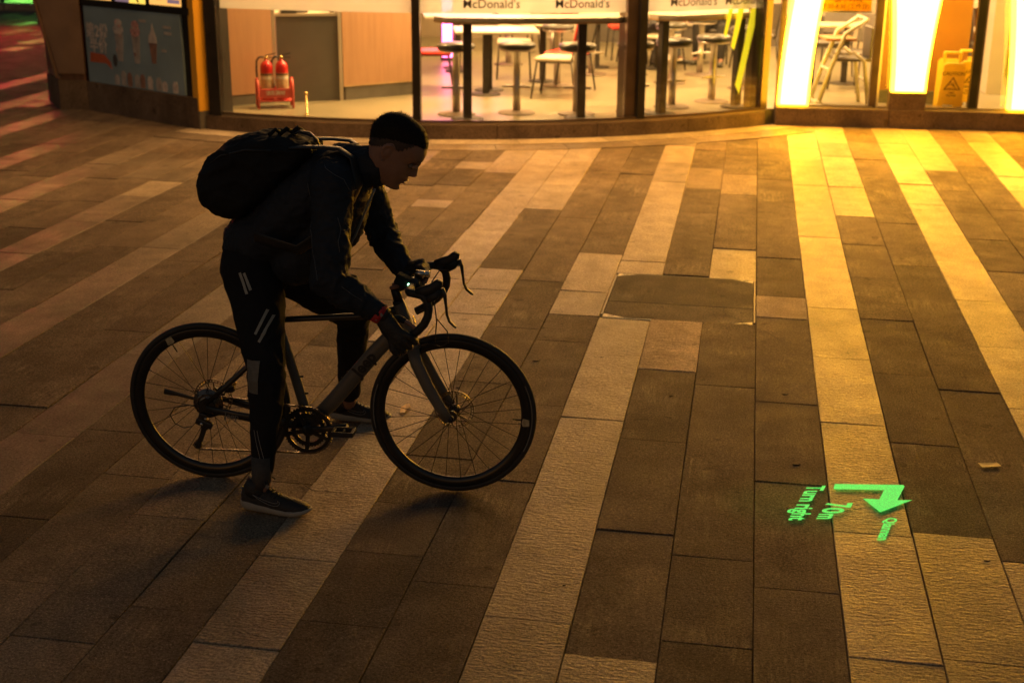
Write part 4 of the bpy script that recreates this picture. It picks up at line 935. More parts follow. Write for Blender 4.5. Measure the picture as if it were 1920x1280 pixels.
def on_rim(w, ang, name='rim_sticker'):
    """Pale shield sticker on the near flank of the rim and the valve stem beside it."""
    mb = MB(); q = [(-.016, .279), (-.013, .305), (.014, .307), (.017, .281), (.005, .276)]
    Mx = Matrix.Rotation(ang, 4, 'Y')
    vs = [Mx @ Vector((x, -.0136 - .0005 * (1 if z > .285 else .0), z)) for x, z in q] + [Mx @ Vector((x, -.0126, z)) for x, z in q]
    mb.add(vs, [(0, 1, 2, 3, 4), (9, 8, 7, 6, 5)] + [(i, (i + 1) % 5, 5 + (i + 1) % 5, 5 + i) for i in range(5)])
    mb.build(name, M_['sticker'], w)
    mb = MB(); mb.tube([Mx @ Vector((-.004, 0, .276)), Mx @ Vector((-.004, 0, .248))], .0034, 8); mb.tube([Mx @ Vector((-.004, 0, .250)), Mx @ Vector((-.004, 0, .238))], .0024, 8); mb.build('valve_stem', M_['bike_black'], w)
on_rim(wf, math.atan2(.284, .314 - .333) - .11); on_rim(wr, math.atan2(-.135, .237) - .02)
for w_, a0, a1 in ((wf, .35, 1.25), (wf, 3.4, 4.0)):        # faint grey wear band on the sidewall
    mb = MB(); mb.lathe([(.3145, -.0143), (.3185, -.0150)], 30, M=MY @ Matrix.Rotation(-a0, 4, 'Z'), a1=a1 - a0)
    mb.v = [(x, -abs(y) - .0006, z) for x, y, z in mb.v]; mb.build('sidewall_print', M_['bike_print2'], w_)
def tube_part(name, pts, rad, m, n=14, up=None, parent=None, cap=True):
    mb = MB(); mb.tube(pts, rad, n, up=up, cap=cap); return mb.build(name, M_[m], parent or bike)
HT, HB = Vector((-.207, 0, .775)), Vector((-.158, 0, .615))
BB = Vector((-.575, 0, .250)); ST = Vector((-.705, 0, .715))
# frame tubes: up vector in the side plane makes the tubes taller than wide
tube_part('head_tube', [HT + (HT - HB) * .03, HT, HB, HB - (HT - HB) * .04], [.021, .024, .030, .030], 'bike_grey')
badge = MB(); badge.lathe([(0, .0), (.017, .0), (.019, .0015), (.016, .003), (.011, .002), (0, .002)], 22, M=Matrix.Translation((-.150, -.002, .715)) @ Matrix.Rotation(R(72), 4, 'Y')); badge.build('head_badge', M_['alloy'], bike)
dt = tube_part('down_tube', [BB + Vector((.0, 0, .01)), (-.49, 0, .352), (-.30, 0, .582), (-.215, 0, .672), (-.185, 0, .70)], [(.027, .024), (.031, .022), (.031, .021), (.030, .022), (.022, .020)], 'bike_grey', 18, up=(-.8, 0, .6))
tube_part('seat_tube', [BB + Vector((0, 0, .0)), (-.60, 0, .33), (-.655, 0, .54), ST], [(.023, .023), (.021, .018), (.020, .016), (.019, .016)], 'bike_grey', 16, up=(1, 0, .2))
tube_part('top_tube', [ST + Vector((.0, 0, -.025)), (-.66, 0, .693), (-.50, 0, .708), (-.34, 0, .722), (-.24, 0, .742), (-.205, 0, .752)], [(.012, .014), (.0115, .015), (.0115, .017), (.014, .018), (.021, .020), (.020, .018)], 'bike_black', 16, up=(0, 0, 1))
for sy in (-1, 1):
    tube_part('seat_stay', [(-.695, sy * .012, .615), (-.735, sy * .022, .575), (-.90, sy * .048, .42), (-.985, sy * .062, .345)], [(.011, .008), (.010, .008), (.010, .007), (.011, .008)], 'bike_black', 10, up=(0, 0, 1))
    cs = tube_part('chain_stay', [(-.60, sy * .028, .262), (-.70, sy * .045, .275), (-.85, sy * .058, .30), (-.985, sy * .064, .328)], [(.020, .010), (.020, .009), (.017, .008), (.012, .008)], 'bike_black', 12, up=(0, 0, 1))
    mb = MB(); mb.prism([(-1.015, .315), (-.965, .305), (-.945, .345), (-.985, .372), (-1.01, .355)], sy * .060 - .004, sy * .060 + .004, M=Matrix(((1, 0, 0, 0), (0, 0, 1, 0), (0, 1, 0, 0), (0, 0, 0, 1)))); mb.build('dropout', M_['bike_black'], bike)
    tube_part('fork_blade', [(-.150, sy * .030, .60), (-.132, sy * .052, .55), (-.085, sy * .060, .455), (-.035, sy * .062, .37), (-.004, sy * .062, .325)], [(.026, .016), (.025, .014), (.024, .012), (.022, .011), (.018, .010)], 'bike_grey', 14, up=(1, 0, .3))
    mb = MB(); mb.lathe([(0, -.008), (.013, -.008), (.013, .008), (0, .008)], 16, M=at(0, sy * .060, RW) @ MY); mb.lathe([(0, -.014), (.006, -.014), (.006, .014), (0, .014)], 10, M=at(0, sy * .066, RW) @ MY); mb.build('axle_end', M_['bike_black'], bike)
tube_part('fork_crown', [(-.156, 0, .618), (-.150, 0, .598)], [(.034, .034), (.030, .046)], 'bike_grey', 18, up=(1, 0, 0))
lettering('lettering', 'Jeep', M_['bike_print'], dt, frame((-.343, -.0222, .528), (.64, 0, .77), (-.77, 0, .64)) @ Matrix.Translation((0, -.017, 0)), .066, .0006, .0022)
lettering('lettering', 'Jeep', M_['bike_print2'], cs, frame((-.880, -.0725, .292), (1, 0, -.06), (.06, 0, 1)), .034, .0006, .0006)
for i, z in enumerate((.45, .38)):
    mb = MB(); mb.tube([(-.605 - .02 + (z - .38) * -.25 + .005, 0, z + .005), (-.586 + (z - .38) * -.25 + .004, 0, z + .009)], .004, 8); mb.build('bottle_bolt', M_['bike_black'], bike)
for t_ in (.38, .50):
    p = Vector((-.49, 0, .352)).lerp(Vector((-.30, 0, .582)), t_) + Vector((-.8, 0, .6)) * .030; mb = MB(); mb.tube([p, p + Vector((-.8, 0, .6)) * .006], .004, 8); mb.build('bottle_bolt', M_['bike_black'], bike)
# saddle on a low seat post
tube_part('seat_post', [ST, (-.735, 0, .775)], .0136, 'bike_black')
mb = MB(); vs, fs = [], []; prof = [(-.865, .056, .788), (-.845, .066, .792), (-.81, .060, .788), (-.77, .036, .786), (-.72, .021, .788), (-.675, .016, .782)]
for x, w_, z in prof:
    for k in range(12):
        a = 2 * PI * k / 12; vs.append((x, w_ * math.cos(a), z + .016 * math.sin(a) - (.012 if math.sin(a) < 0 else 0)))
for i in range(len(prof) - 1):
    for k in range(12): fs.append((i * 12 + k, i * 12 + (k + 1) % 12, i * 12 + 12 + (k + 1) % 12, i * 12 + 12 + k))
fs += [tuple(range(12)), tuple(60 + k for k in range(12))]; mb.add(vs, fs, True); mb.build('saddle', M_['seat_dark'], bike)
# cranks, chainrings, pedals
cr = MB(); ring_o = -.048
def chainring(r0, teeth, o, name):
    mb = MB(); n = teeth * 4; out = []
    for i in range(n):
        a = 2 * PI * i / n; rr = r0 + (.0045 if i % 4 in (1, 2) else 0); out.append((rr * math.cos(a), rr * math.sin(a)))
    inn = [((r0 - .017) * math.cos(2 * PI * i / n), (r0 - .017) * math.sin(2 * PI * i / n)) for i in range(n)]
    T = at(BB.x, o, BB.z) @ MY; vs = [T @ Vector((x, y, z)) for z in (-.0015, .0015) for L_ in (out, inn) for x, y in L_]; fs = []
    for i in range(n):
        j = (i + 1) % n; fs += [(i, j, n + j, n + i), (2 * n + i, 3 * n + i, 3 * n + j, 2 * n + j), (i, 2 * n + i, 2 * n + j, j), (n + i, n + j, 3 * n + j, 3 * n + i)]
    mb.add(vs, fs); return mb.build(name, M_['bike_black'], bike)
chainring(.098, 48, -.050, 'chainring'); chainring(.070, 34, -.043, 'chainring')
mb = MB(); T = at(BB.x, -.051, BB.z)
for i in range(5):
    a = 2 * PI * i / 5 + .85; mb.bar((BB.x + .012 * math.cos(a), -.050, BB.z + .012 * math.sin(a)), (BB.x + .086 * math.cos(a), -.050, BB.z + .086 * math.sin(a)), .017, .006, up=(0, 1, 0))
mb.lathe([(0, -.010), (.024, -.010), (.024, .006), (0, .006)], 22, M=T @ MY); mb.build('crank_spider', M_['bike_black'], bike)
mb = MB(); mb.lathe([(.0, -.045), (.021, -.045), (.021, .045), (0, .045)], 20, M=at(BB.x, 0, BB.z) @ MY); mb.build('bottom_bracket', M_['bike_black'], bike)
pe = Vector((-.412, -.066, .283)); po = Vector((2 * BB.x - pe.x, .066, 2 * BB.z - pe.z))
for p, sy in ((pe, -1), (po, 1)):
    tube_part('crank_arm', [(BB.x, sy * .058, BB.z), Vector((BB.x, sy * .060, BB.z)).lerp(p, .5), p], [(.016, .008), (.0125, .007), (.012, .007)], 'bike_black', 12, up=(0, 0, 1))
    mb = MB(); mb.tube([p, p + Vector((0, sy * .10, 0))], .007, 8); mb.box(p + Vector((0, sy * .035, 0)), (.085, .012, .020), ch=.003); mb.box(p + Vector((0, sy * .09, 0)), (.085, .012, .020), ch=.003)
    for sx in (-1, 1): mb.box(p + Vector((sx * .038, sy * .062, 0)), (.014, .066, .018), ch=.003)
    mb.build('pedal', M_['rubber'], bike)
# cassette, chain, rear derailleur, kick stand
for i, r_ in enumerate((.062, .054, .047, .041, .035, .029, .025)):
    mb = MB(); mb.lathe([(.018, -.001), (r_, -.001), (r_, .001), (.018, .001)], 30, loop=True, M=at(-.99, -.020 - i * .0042, RW) @ MY); mb.build('sprocket', M_['chain'], bike)
PU, PL_ = Vector((-1.0, -.048, .245)), Vector((-1.035, -.048, .162))
def chain_run(pts, nm='chain'):
    mb = MB(); L_ = 0
    P = [Vector(p) for p in pts]; step = .0127; cur = 0
    for a, b in zip(P[:-1], P[1:]):
        l = (b - a).length; k = max(1, int(l / step))
        for i in range(k):
            q0, q1 = a.lerp(b, i / k), a.lerp(b, (i + 1) / k); mb.bar(q0, q1, .0062 if i % 2 else .0042, .0085, up=(0, 1, 0))
            mb.tube([q0 + Vector((0, -.004, 0)), q0 + Vector((0, .004, 0))], .0042, 6)
    o = mb.build(nm, M_['chain'], bike); return o
top = [(-.99 + .041 * math.cos(a), -.034, RW + .041 * math.sin(a)) for a in [R(235 - 30 * i) for i in range(6)]]
frt = [(BB.x + .098 * math.cos(a), -.050, BB.z + .098 * math.sin(a)) for a in [R(80 - 17 * i) for i in range(11)]]
chain_run([tuple(PL_ + Vector((.006, 0, -.018)))] + [tuple(PL_ + Vector((-.018, 0, .0)))] + [tuple(PU + Vector((.016, .006, 0)))] + top + frt + [tuple(PL_ + Vector((.006, 0, -.018)))])
mb = MB(); mb.bar((-1.0, -.058, .305), (-1.012, -.060, .262), .030, .022, up=(0, 1, 0), ch=.005); mb.bar((-1.03, -.062, .275), (-.965, -.060, .250), .028, .024, up=(0, 1, 0), ch=.006); mb.build('derailleur_body', M_['bike_black'], bike)
for o in (-.055, -.041): mb = MB(); mb.bar(PU, PL_ + Vector((0, 0, -.012)), .018, .003, up=(0, 1, 0), ch=.001); mb.v = [(x, y + o + .048, z) for x, y, z in mb.v]; mb.build('cage_plate', M_['bike_black'], bike)
for p in (PU, PL_): mb = MB(); mb.lathe([(.004, -.004), (.018, -.003), (.018, .003), (.004, .004)], 12, M=Matrix.Translation(p) @ MY); mb.build('jockey_wheel', M_['rubber'], bike)
mb = MB(); mb.lathe([(0, -.003), (.006, -.003), (.006, .003), (0, .003)], 10, M=at(-.99, -.066, .282) @ MY); mb.lathe([(0, -.003), (.007, -.003), (.007, .003), (0, .003)], 10, M=at(-1.005, -.074, .262) @ MY); mb.build('derailleur_bolt', M_['alloy'], bike)
tube_part('gear_cable', [(-1.005, -.058, .328), (-1.06, -.06, .337), (-1.115, -.06, .325), (-1.138, -.06, .29), (-1.12, -.06, .255), (-1.085, -.06, .238), (-1.05, -.06, .246)], .0024, 'bike_black', 7)
tube_part('kick_stand', [(-.985, .075, .300), (-1.06, .078, .305), (-1.155, .082, .325), (-1.212, .085, .333)], [(.008, .006), (.007, .006), (.009, .006), (.013, .007)], 'bike_black', 10, up=(0, 0, 1))
# brake calipers
mb = MB(); mb.box((-.060, .058, .355), (.036, .030, .052), ch=.008); mb.box((-.072, .062, .385), (.018, .018, .03), ch=.005); mb.build('brake_caliper', M_['bike_black'], bike)
mb = MB(); mb.ell((-.083, .062, .392), (.006, .005, .006)); mb.ell((-.06, .070, .37), (.005, .004, .005)); mb.build('caliper_bolt', M_['alloy'], bike)
mb = MB(); mb.box((-.925, .050, .375), (.05, .028, .032), ch=.008); mb.build('brake_caliper', M_['bike_black'], bike)
mb = MB(); mb.ell((-.90, .040, .40), (.012, .008, .010)); mb.build('caliper_bolt', M_['gold_metal'], bike)
# stem, drop bar, brake hoods and levers
mb = MB(); mb.tube([(-.212, 0, .790), (-.207, 0, .772)], .022, 16); mb.build('headset_cap', M_['bike_black'], bike)
tube_part('steerer_spacer', [(-.224, 0, .845), (-.207, 0, .776)], .0185, 'bike_black', 16)
tube_part('stem', [(-.226, 0, .838), (-.185, 0, .852), (-.140, 0, .870)], [(.021, .020), (.018, .017), (.021, .022)], 'bike_black', 14, up=(0, 0, 1))
half = [(-.138, 0, .872), (-.138, .10, .876), (-.137, .165, .878), (-.128, .192, .880), (-.105, .203, .880), (-.078, .206, .874), (-.060, .208, .855), (-.054, .210, .825), (-.058, .212, .795), (-.072, .213, .766), (-.095, .214, .740), (-.125, .214, .716), (-.160, .215, .694), (-.182, .215, .682)]
for sy in (-1, 1):
    pts = [(x, sy * y, z) for x, y, z in half]
    bar = tube_part('handlebar', pts, [.0145, .0140, .0150, .0158] + [.0160] * (len(pts) - 4), 'tape', 14)
    # rubber hood with the horn at its front, lever blade hanging from it
    hood = tube_part('brake_hood', [(-.100, sy * .203, .884), (-.070, sy * .207, .892), (-.040, sy * .207, .902), (-.018, sy * .206, .922), (-.012, sy * .205, .934)], [(.017, .016), (.021, .0165), (.021, .016), (.019, .0155), (.012, .012)], 'rubber', 14, up=(0, 0, 1))
    tube_part('hood_body', [(-.062, sy * .209, .862), (-.030, sy * .207, .880), (-.012, sy * .206, .900)], [(.019, .014), (.021, .0145), (.015, .013)], 'rubber', 12, up=(1, 0, .5), parent=None)
    tube_part('brake_lever', [(-.006, sy * .206, .905), (.006, sy * .207, .880), (.010, sy * .209, .845), (.014, sy * .212, .808), (.024, sy * .216, .782), (.042, sy * .219, .766), (.050, sy * .220, .760)], [(.010, .009), (.008, .009), (.0055, .0085), (.005, .0085), (.0055, .009), (.005, .0095), (.003, .006)], 'bike_black', 12, up=(1, 0, 0))
    mb = MB(); mb.tube([(-.004, sy * .206, .884), (-.004, sy * .206 - sy * .013, .884)], .004, 8); mb.build('lever_pivot', M_['alloy'], bike)
tube_part('brake_cable', [(-.035, -.200, .852), (-.03, -.18, .77), (-.045, -.12, .70), (-.06, -.06, .645), (-.10, .02, .612), (-.128, .03, .60), (-.115, .050, .53), (-.085, .064, .44), (-.070, .064, .40)], .0024, 'rubber', 7)
tube_part('brake_cable', [(-.03, -.20, .79), (.012, -.19, .735), (.01, -.16, .68), (-.03, -.10, .642), (-.09, -.03, .632), (-.14, -.01, .634)], .0022, 'rubber', 7)
tube_part('gear_cable', [(-.045, -.195, .865), (-.075, -.15, .88), (-.085, -.08, .86), (-.095, -.03, .79), (-.11, -.01, .70), (-.13, -.004, .655)], .0024, 'rubber', 7)
tube_part('gear_cable', [(-.045, .195, .865), (-.07, .14, .88), (-.09, .07, .85), (-.10, .02, .77), (-.115, .008, .69), (-.135, .004, .65)], .0024, 'rubber', 7)
tube_part('gear_cable', [(-.14, -.004, .74), (-.118, -.01, .755), (-.09, -.03, .765), (-.07, -.06, .775)], .0024, 'rubber', 7)
# projector lamp with its clamp between the bars
lamp = MB(); lamp.bar((-.205, -.055, .900), (-.105, -.055, .852), .052, .040, up=(0, 0, 1), ch=.006); lo = lamp.build('projector_lamp', M_['lamp_case'], bike)
mb = MB(); mb.ell((-.150, -.0815, .878), (.0075, .004, .0050)); mb.build('led_light', M_['led'], lo)
mb = MB(); mb.tube([(-.098, -.055, .850), (-.092, -.055, .847)], .013, 14); mb.build('lens', M_['glass'], lo)
mb = MB(); mb.tube([(-.138, -.034, .874), (-.138, -.076, .874)], .024, 16); mb.bar((-.138, -.055, .86), (-.14, -.055, .885), .03, .02, ch=.004); mb.build('lamp_clamp', M_['bike_black'], bike)
mb = MB()
for u, o, z in ((-.120, -.02, .908), (-.105, .0, .902)): mb.tube([(u - .018, o, z), (u + .018, o, z - .004)], .013, 12)
mb.build('bell', M_['alloy'], bike)
# ------------------------------------------------------------------ green turn sign of the lamp, laid on the paving as glowing shapes
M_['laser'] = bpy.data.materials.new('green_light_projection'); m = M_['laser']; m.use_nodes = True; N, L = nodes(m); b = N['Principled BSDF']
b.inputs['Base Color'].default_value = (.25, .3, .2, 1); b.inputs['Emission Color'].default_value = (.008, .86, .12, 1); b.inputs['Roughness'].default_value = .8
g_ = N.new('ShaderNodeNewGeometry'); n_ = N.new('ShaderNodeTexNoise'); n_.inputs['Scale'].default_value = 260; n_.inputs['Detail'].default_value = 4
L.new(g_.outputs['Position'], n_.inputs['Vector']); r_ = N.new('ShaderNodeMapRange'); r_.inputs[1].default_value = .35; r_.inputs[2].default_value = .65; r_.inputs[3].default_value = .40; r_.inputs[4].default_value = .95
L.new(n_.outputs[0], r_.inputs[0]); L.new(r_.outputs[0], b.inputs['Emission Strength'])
RD, UP = Vector((-.243, -.970, 0)), Vector((.985, .17, 0))
proj = thing('turn_arrow_projection', 'green projected light turn right arrow with writing on the paving at lower right', 'light projection', (.5, 4.95, .006))
mb = MB(); apts = [(.452, 5.122), (.727, 5.166), (.732, 5.155), (.690, 5.012), (.748, 5.024), (.613, 4.885), (.556, 5.0), (.620, 5.006), (.646, 5.100), (.445, 5.071)]
mb.prism([(x - .5, y - 4.95) for x, y in apts], 0, .0008); mb.build('arrow', M_['laser'], proj)
for body, p, ln, ht, bold in (('Turn right', (.345, 5.086), .352, .072, .003), ('7', (.415, 4.934), .050, .10, .003), ('0', (.400, 4.885), .055, .085, .003), ('m', (.380, 4.826), .05, .055, .003), ('Qiannan', (.632, 4.838), .208, .046, .0035)):
    me = text_mesh(body, .1, .0, bold); xs = [v.co.x for v in me.vertices]; ys = [v.co.y for v in me.vertices]
    x0, x1, y1 = min(xs), max(xs), max(ys)
    for v in me.vertices:
        q = RD * ((v.co.x - x0) / (x1 - x0) * ln) + UP * (v.co.y / y1 * ht); v.co = (p[0] + q.x - .5, p[1] + q.y - 4.95, .0006)
    link('lettering', me, M_['laser'], proj)

sl = bpy.data.lights.new('green_beam', 'SPOT'); sl.energy = 20; sl.color = (.03, 1, .18); sl.spot_size = R(22); sl.spot_blend = 1.0; sl.shadow_soft_size = .01
so_ = bpy.data.objects.new('green_beam', sl); COL.objects.link(so_); so_.parent = lo; so_.location = (-.085, -.055, .845)
tv = Vector((.53 - BF[0], 4.93 - BF[1], 0)); tv.rotate(Matrix.Rotation(-BRZ, 3, 'Z')); so_.rotation_euler = (tv - Vector(so_.location)).to_track_quat('-Z', 'Y').to_euler()
# ------------------------------------------------------------------ people
M_['skin'] = mat('skin', (.30, .165, .115), .48, var=.10, vscale=30, bump=.12, bscale=260, spec=.45)
M_['hair'] = mat('short_black_hair', (.014, .011, .010), .75, var=.3, vscale=80, spec=.18)
M_['jacket'] = mat('dark_navy_shell_jacket', (.019, .024, .034), .68, var=.18, vscale=8, bump=.25, bscale=55, spec=.25, rvar=.06)
M_['tights'] = mat('black_sports_trousers', (.018, .018, .020), .97, var=.15, vscale=10, bump=.12, bscale=120, spec=.12)
M_['pack'] = mat('black_backpack_fabric', (.014, .014, .015), .75, var=.2, vscale=14, bump=.3, bscale=160, spec=.2)
M_['pack2'] = mat('black_webbing', (.02, .02, .02), .45, var=.2, vscale=40)
M_['glove'] = mat('black_glove', (.014, .014, .014), .6, var=.2, vscale=40, bump=.3, bscale=120)
M_['reflect'] = mat('grey_reflective_tape', (.30, .30, .26), .4, var=.12, vscale=60)
M_['greypatch'] = mat('grey_mesh_panel', (.13, .125, .11), .6, var=.15, vscale=80)
M_['cuff'] = mat('red_cuff', (.45, .025, .03), .6, var=.15, vscale=40)
M_['shoe'] = mat('black_knit_shoe', (.018, .018, .019), .6, var=.3, vscale=70, bump=.4, bscale=200)
M_['sole'] = mat('grey_foam_sole', (.30, .285, .25), .6, var=.12, vscale=20, bump=.1)
M_['sole_tip'] = mat('dark_outsole', (.03, .03, .03), .6)
M_['swoosh'] = mat('grey_stitching', (.22, .22, .22), .5)
M_['sock'] = mat('dark_sock', (.05, .045, .042), .7, var=.2, vscale=60)
M_['eye'] = mat('eye_white', (.14, .11, .09), .5, var=.03)
M_['iris'] = mat('dark_iris', (.02, .012, .008), .1)
M_['lip'] = mat('lip', (.26, .10, .085), .45, var=.1, vscale=60)

def remesh(mb, voxel, smooth_it=6, factor=.5, shrink=None):
    """Fuse overlapping closed shapes into one continuous surface."""
    bm = bmesh.new(); me = mb.mesh('fused'); bm.from_mesh(me); bmesh.ops.recalc_face_normals(bm, faces=bm.faces[:]); bm.to_mesh(me); bm.free()
    ob = bpy.data.objects.new('fused', me); COL.objects.link(ob)
    r = ob.modifiers.new('r', 'REMESH'); r.mode = 'VOXEL'; r.voxel_size = voxel; r.use_smooth_shade = True
    if smooth_it: s = ob.modifiers.new('s', 'SMOOTH'); s.iterations = smooth_it; s.factor = factor
    bpy.context.view_layer.update()
    out = bpy.data.meshes.new_from_object(ob.evaluated_get(bpy.context.evaluated_depsgraph_get()))
    bpy.data.objects.remove(ob); bpy.data.meshes.remove(me)
    out.polygons.foreach_set('use_smooth', [True] * len(out.polygons)); return out
def wrinkle(me, amp, sc_, fn=None, stretch=(1, 1, 1)):
    me.update(); nrm = [v.normal.copy() for v in me.vertices]
    for v, n in zip(me.vertices, nrm):
        p = Vector((v.co.x * stretch[0], v.co.y * stretch[1], v.co.z * stretch[2])) * sc_
        w = noise.noise(p + noise.noise_vector(p * .6) * .8)
        r = (1 - abs(w) * 2.2) ; r = max(r, 0) ** 2
        k = fn(v.co) if fn else 1
        v.co += n * (amp * k * (r - .35) + amp * .35 * k * noise.noise(p * 2.7))
    me.update()
HX = Vector((.8, 0, -.6)); HZ = Vector((.6, 0, .8))

PROF = [  # z, front x, back x, half width, squareness
 (-.118, .070, .010, .020), (-.113, .090, -.010, .034), (-.104, .099, -.030, .043), (-.094, .100, -.045, .050), (-.082, .0965, -.055, .057), (-.070, .0985, -.062, .062),
 (-.058, .0985, -.068, .066), (-.046, .101, -.073, .069), (-.034, .100, -.080, .071), (-.020, .0985, -.089, .0725), (-.005, .0985, -.096, .074), (.010, .1000, -.100, .0755),
 (.022, .1035, -.102, .0765), (.034, .1105, -.103, .0770), (.046, .1135, -.103, .0775), (.060, .1120, -.102, .0775), (.076, .1070, -.098, .0750), (.092, .0970, -.090, .0695), (.106, .082, -.078, .0600),
 (.118, .062, -.060, .0460), (.126, .040, -.040, .0310), (.130, .018, -.020, .0150)]
def head_point(z, th, grow=0.0):
    for i in range(len(PROF) - 1):
        if PROF[i][0] <= z <= PROF[i + 1][0] or i == len(PROF) - 2:
            t = min(1, max(0, (z - PROF[i][0]) / (PROF[i + 1][0] - PROF[i][0]))); a = [PROF[i][k] * (1 - t) + PROF[i + 1][k] * t for k in range(4)]; break
    xf, xb, w = a[1] + grow, a[2] - grow, a[3] + grow
    c, s_ = math.cos(th), math.sin(th); xm = (xf + xb) / 2 - .012 if z < -.03 else (xf + xb) / 2 - .005
    e = .86 if z > -.06 else .95
    cc = math.copysign(abs(c) ** e, c); ss = math.copysign(abs(s_) ** e, s_)
    x = xm + ((xf - xm) if c > 0 else (xm - xb)) * cc; y = w * ss
    if c > 0 and not grow:                           # features
        G = lambda y0, z0, sy, sz: math.exp(-((y - y0) / sy) ** 2 - ((z - z0) / sz) ** 2)
        for sd in (-1, 1):
            x -= .012 * G(sd * .032, .012, .016, .013)          # eye sockets
            x += .0035 * G(sd * .034, .034, .022, .007)         # brow ridge
            x += .004 * G(sd * .048, -.016, .018, .016)         # cheekbone
        nose = 0
        if -.040 < z < .032:                                    # nose: straight ridge down to a rounded tip
            k = (0.032 - z) / .050
            ridge = .006 + .026 * min(1, k) if z > -.018 else .032 * max(0, 1 - ((-.018 - z) / .018) ** 1.6)
            wd = .0075 + .0075 * min(1, max(0, k)); nose = ridge * math.exp(-(y / wd) ** 2 * 1.1)
        x += nose
        for sd in (-1, 1): x += .010 * G(sd * .012, -.027, .007, .007)
        x += .012 * G(0, -.050, .024, .0075) + .0105 * G(0, -.067, .021, .0070) - .0035 * G(0, -.0585, .024, .0022)
        x += .006 * G(0, -.100, .018, .012) - .004 * G(0, -.080, .02, .006)
    return Vector((x, y, z))
def head_mesh(mb, T, n=64, m=72, grow=0.0):
    z0, z1 = PROF[0][0], PROF[-1][0]; vs, fs = [], []
    for j in range(m + 1):
        q = j / m; z = z0 + (z1 - z0) * q
        for i in range(n): vs.append(T(head_point(z, 2 * PI * i / n)))
    for j in range(m):
        for i in range(n): fs.append((j * n + i, j * n + (i + 1) % n, (j + 1) * n + (i + 1) % n, (j + 1) * n + i))
    fs += [tuple(range(n))[::-1], tuple(m * n + i for i in range(n))]
    return mb.add(vs, fs, True)
def ear(mb, T, sd):
    C = [(-.008, .078, .026), (.004, .081, .034), (-.010, .088, .038), (-.024, .090, .030), (-.029, .089, .012), (-.024, .086, -.006), (-.014, .081, -.020), (-.004, .077, -.026)]
    mb.tube([T(Vector((x, sd * (y - .004), z))) for x, y, z in C], [.005, .0055, .0055, .0055, .0055, .0055, .006, .0065], 8)
    mb.ell(T(Vector((-.012, sd * .078, .008))), (.016, .006, .026), M=Matrix((HX, Vector((0, 1, 0)), HZ)).transposed())
def hair_cap(T, n=72, m=48, seed=1, spikes=4200, low=0.0, full=1.0):
    """Short crop: thick on top, fading to skin at the sides and nape."""
    rg = random.Random(seed); mb = MB(); vs, fs, grid = [], [], {}
    def thick(p):
        hl = (.089 if p.x > .070 else (.089 - (.070 - p.x) * .42 if p.x > -.03 else .047 - (-.03 - p.x) * .75)) + low * min(1, max(0, (.062 - p.x) / .03))     # hair line
        k = (p.z - hl) / .045; return -1 if k < 0 else min(1, k)
    for j in range(m + 1):
        z = -.06 + (.1305 + .06) * (j / m)
        for i in range(n):
            p = head_point(z, 2 * PI * i / n); k = thick(p)
            if k < 0: continue
            c = Vector((-.005, 0, .02)); d = (p - c).normalized(); ext = .0010 + .0135 * full * k * (1 + .45 * max(0, p.x) / .1) + .0015 * noise.noise(p * 160)
            grid[(j, i)] = len(vs); vs.append(T(p + d * ext))
    for j in range(m):
        for i in range(n):
            q = [(j, i), (j, (i + 1) % n), (j + 1, (i + 1) % n), (j + 1, i)]
            if all(k in grid for k in q): fs.append(tuple(grid[k] for k in q))
    top = [grid[(m, i)] for i in range(n) if (m, i) in grid]
    if len(top) == n: fs.append(tuple(top))
    mb.add(vs, fs, True)
    for _ in range(spikes):
        z = rg.uniform(-.05, .1305); p = head_point(z, rg.uniform(0, 2 * PI)); k = thick(p)
        if k < 0: continue
        c = Vector((-.005, 0, .02)); d = (p - c).normalized(); b = p + d * (.0010 + .011 * k * full)
        dr = (d + Vector((.55, 0, .1)) + Vector((rg.gauss(0, .3), rg.gauss(0, .3), rg.gauss(0, .3)))).normalized(); w = d.cross(dr)
        w = (w if w.length > 1e-3 else d.orthogonal()).normalized() * .0013; l = .003 + .016 * k * full * rg.random()
        mb.add([T(b - w), T(b + w), T(b + dr * l)], [(0, 1, 2)])
    return mb

PX, PO = -.60, .17
def P(u, o, z): return Vector((u - PX, o - PO, z))
cb, sb = math.cos(BRZ), math.sin(BRZ)
man = thing('person', 'man in dark jacket and black sports trousers with black backpack leaning over the bicycle handlebar', 'person', (BF[0] + PX * cb - PO * sb, BF[1] + PX * sb + PO * cb, 0), BRZ)
HC = P(-.229, .03, 1.362)
def TH(v): return HC + HX * v.x + Vector((0, 1, 0)) * v.y + HZ * v.z
J = dict(pel=P(-.79, .10, .925), hipR=P(-.775, .005, .87), hipL=P(-.735, .195, .87), kneeR=P(-.690, -.19, .515), kneeL=P(-.492, .435, .585),
         ankR=P(-.705, -.270, .105), ankL=P(-.580, .650, .105), shR=P(-.425, -.115, 1.255), shL=P(-.405, .245, 1.225), elR=P(-.418, -.235, .925), elL=P(-.328, .270, .985),
         wrR=P(-.232, -.205, .793), wrL=P(-.196, .120, .862))
spine = [P(-.79, .10, .92), P(-.705, .09, 1.03), P(-.57, .08, 1.165), P(-.465, .07, 1.26), P(-.40, .06, 1.30)]
def mid(a, b, t): return J[a].lerp(J[b], t)
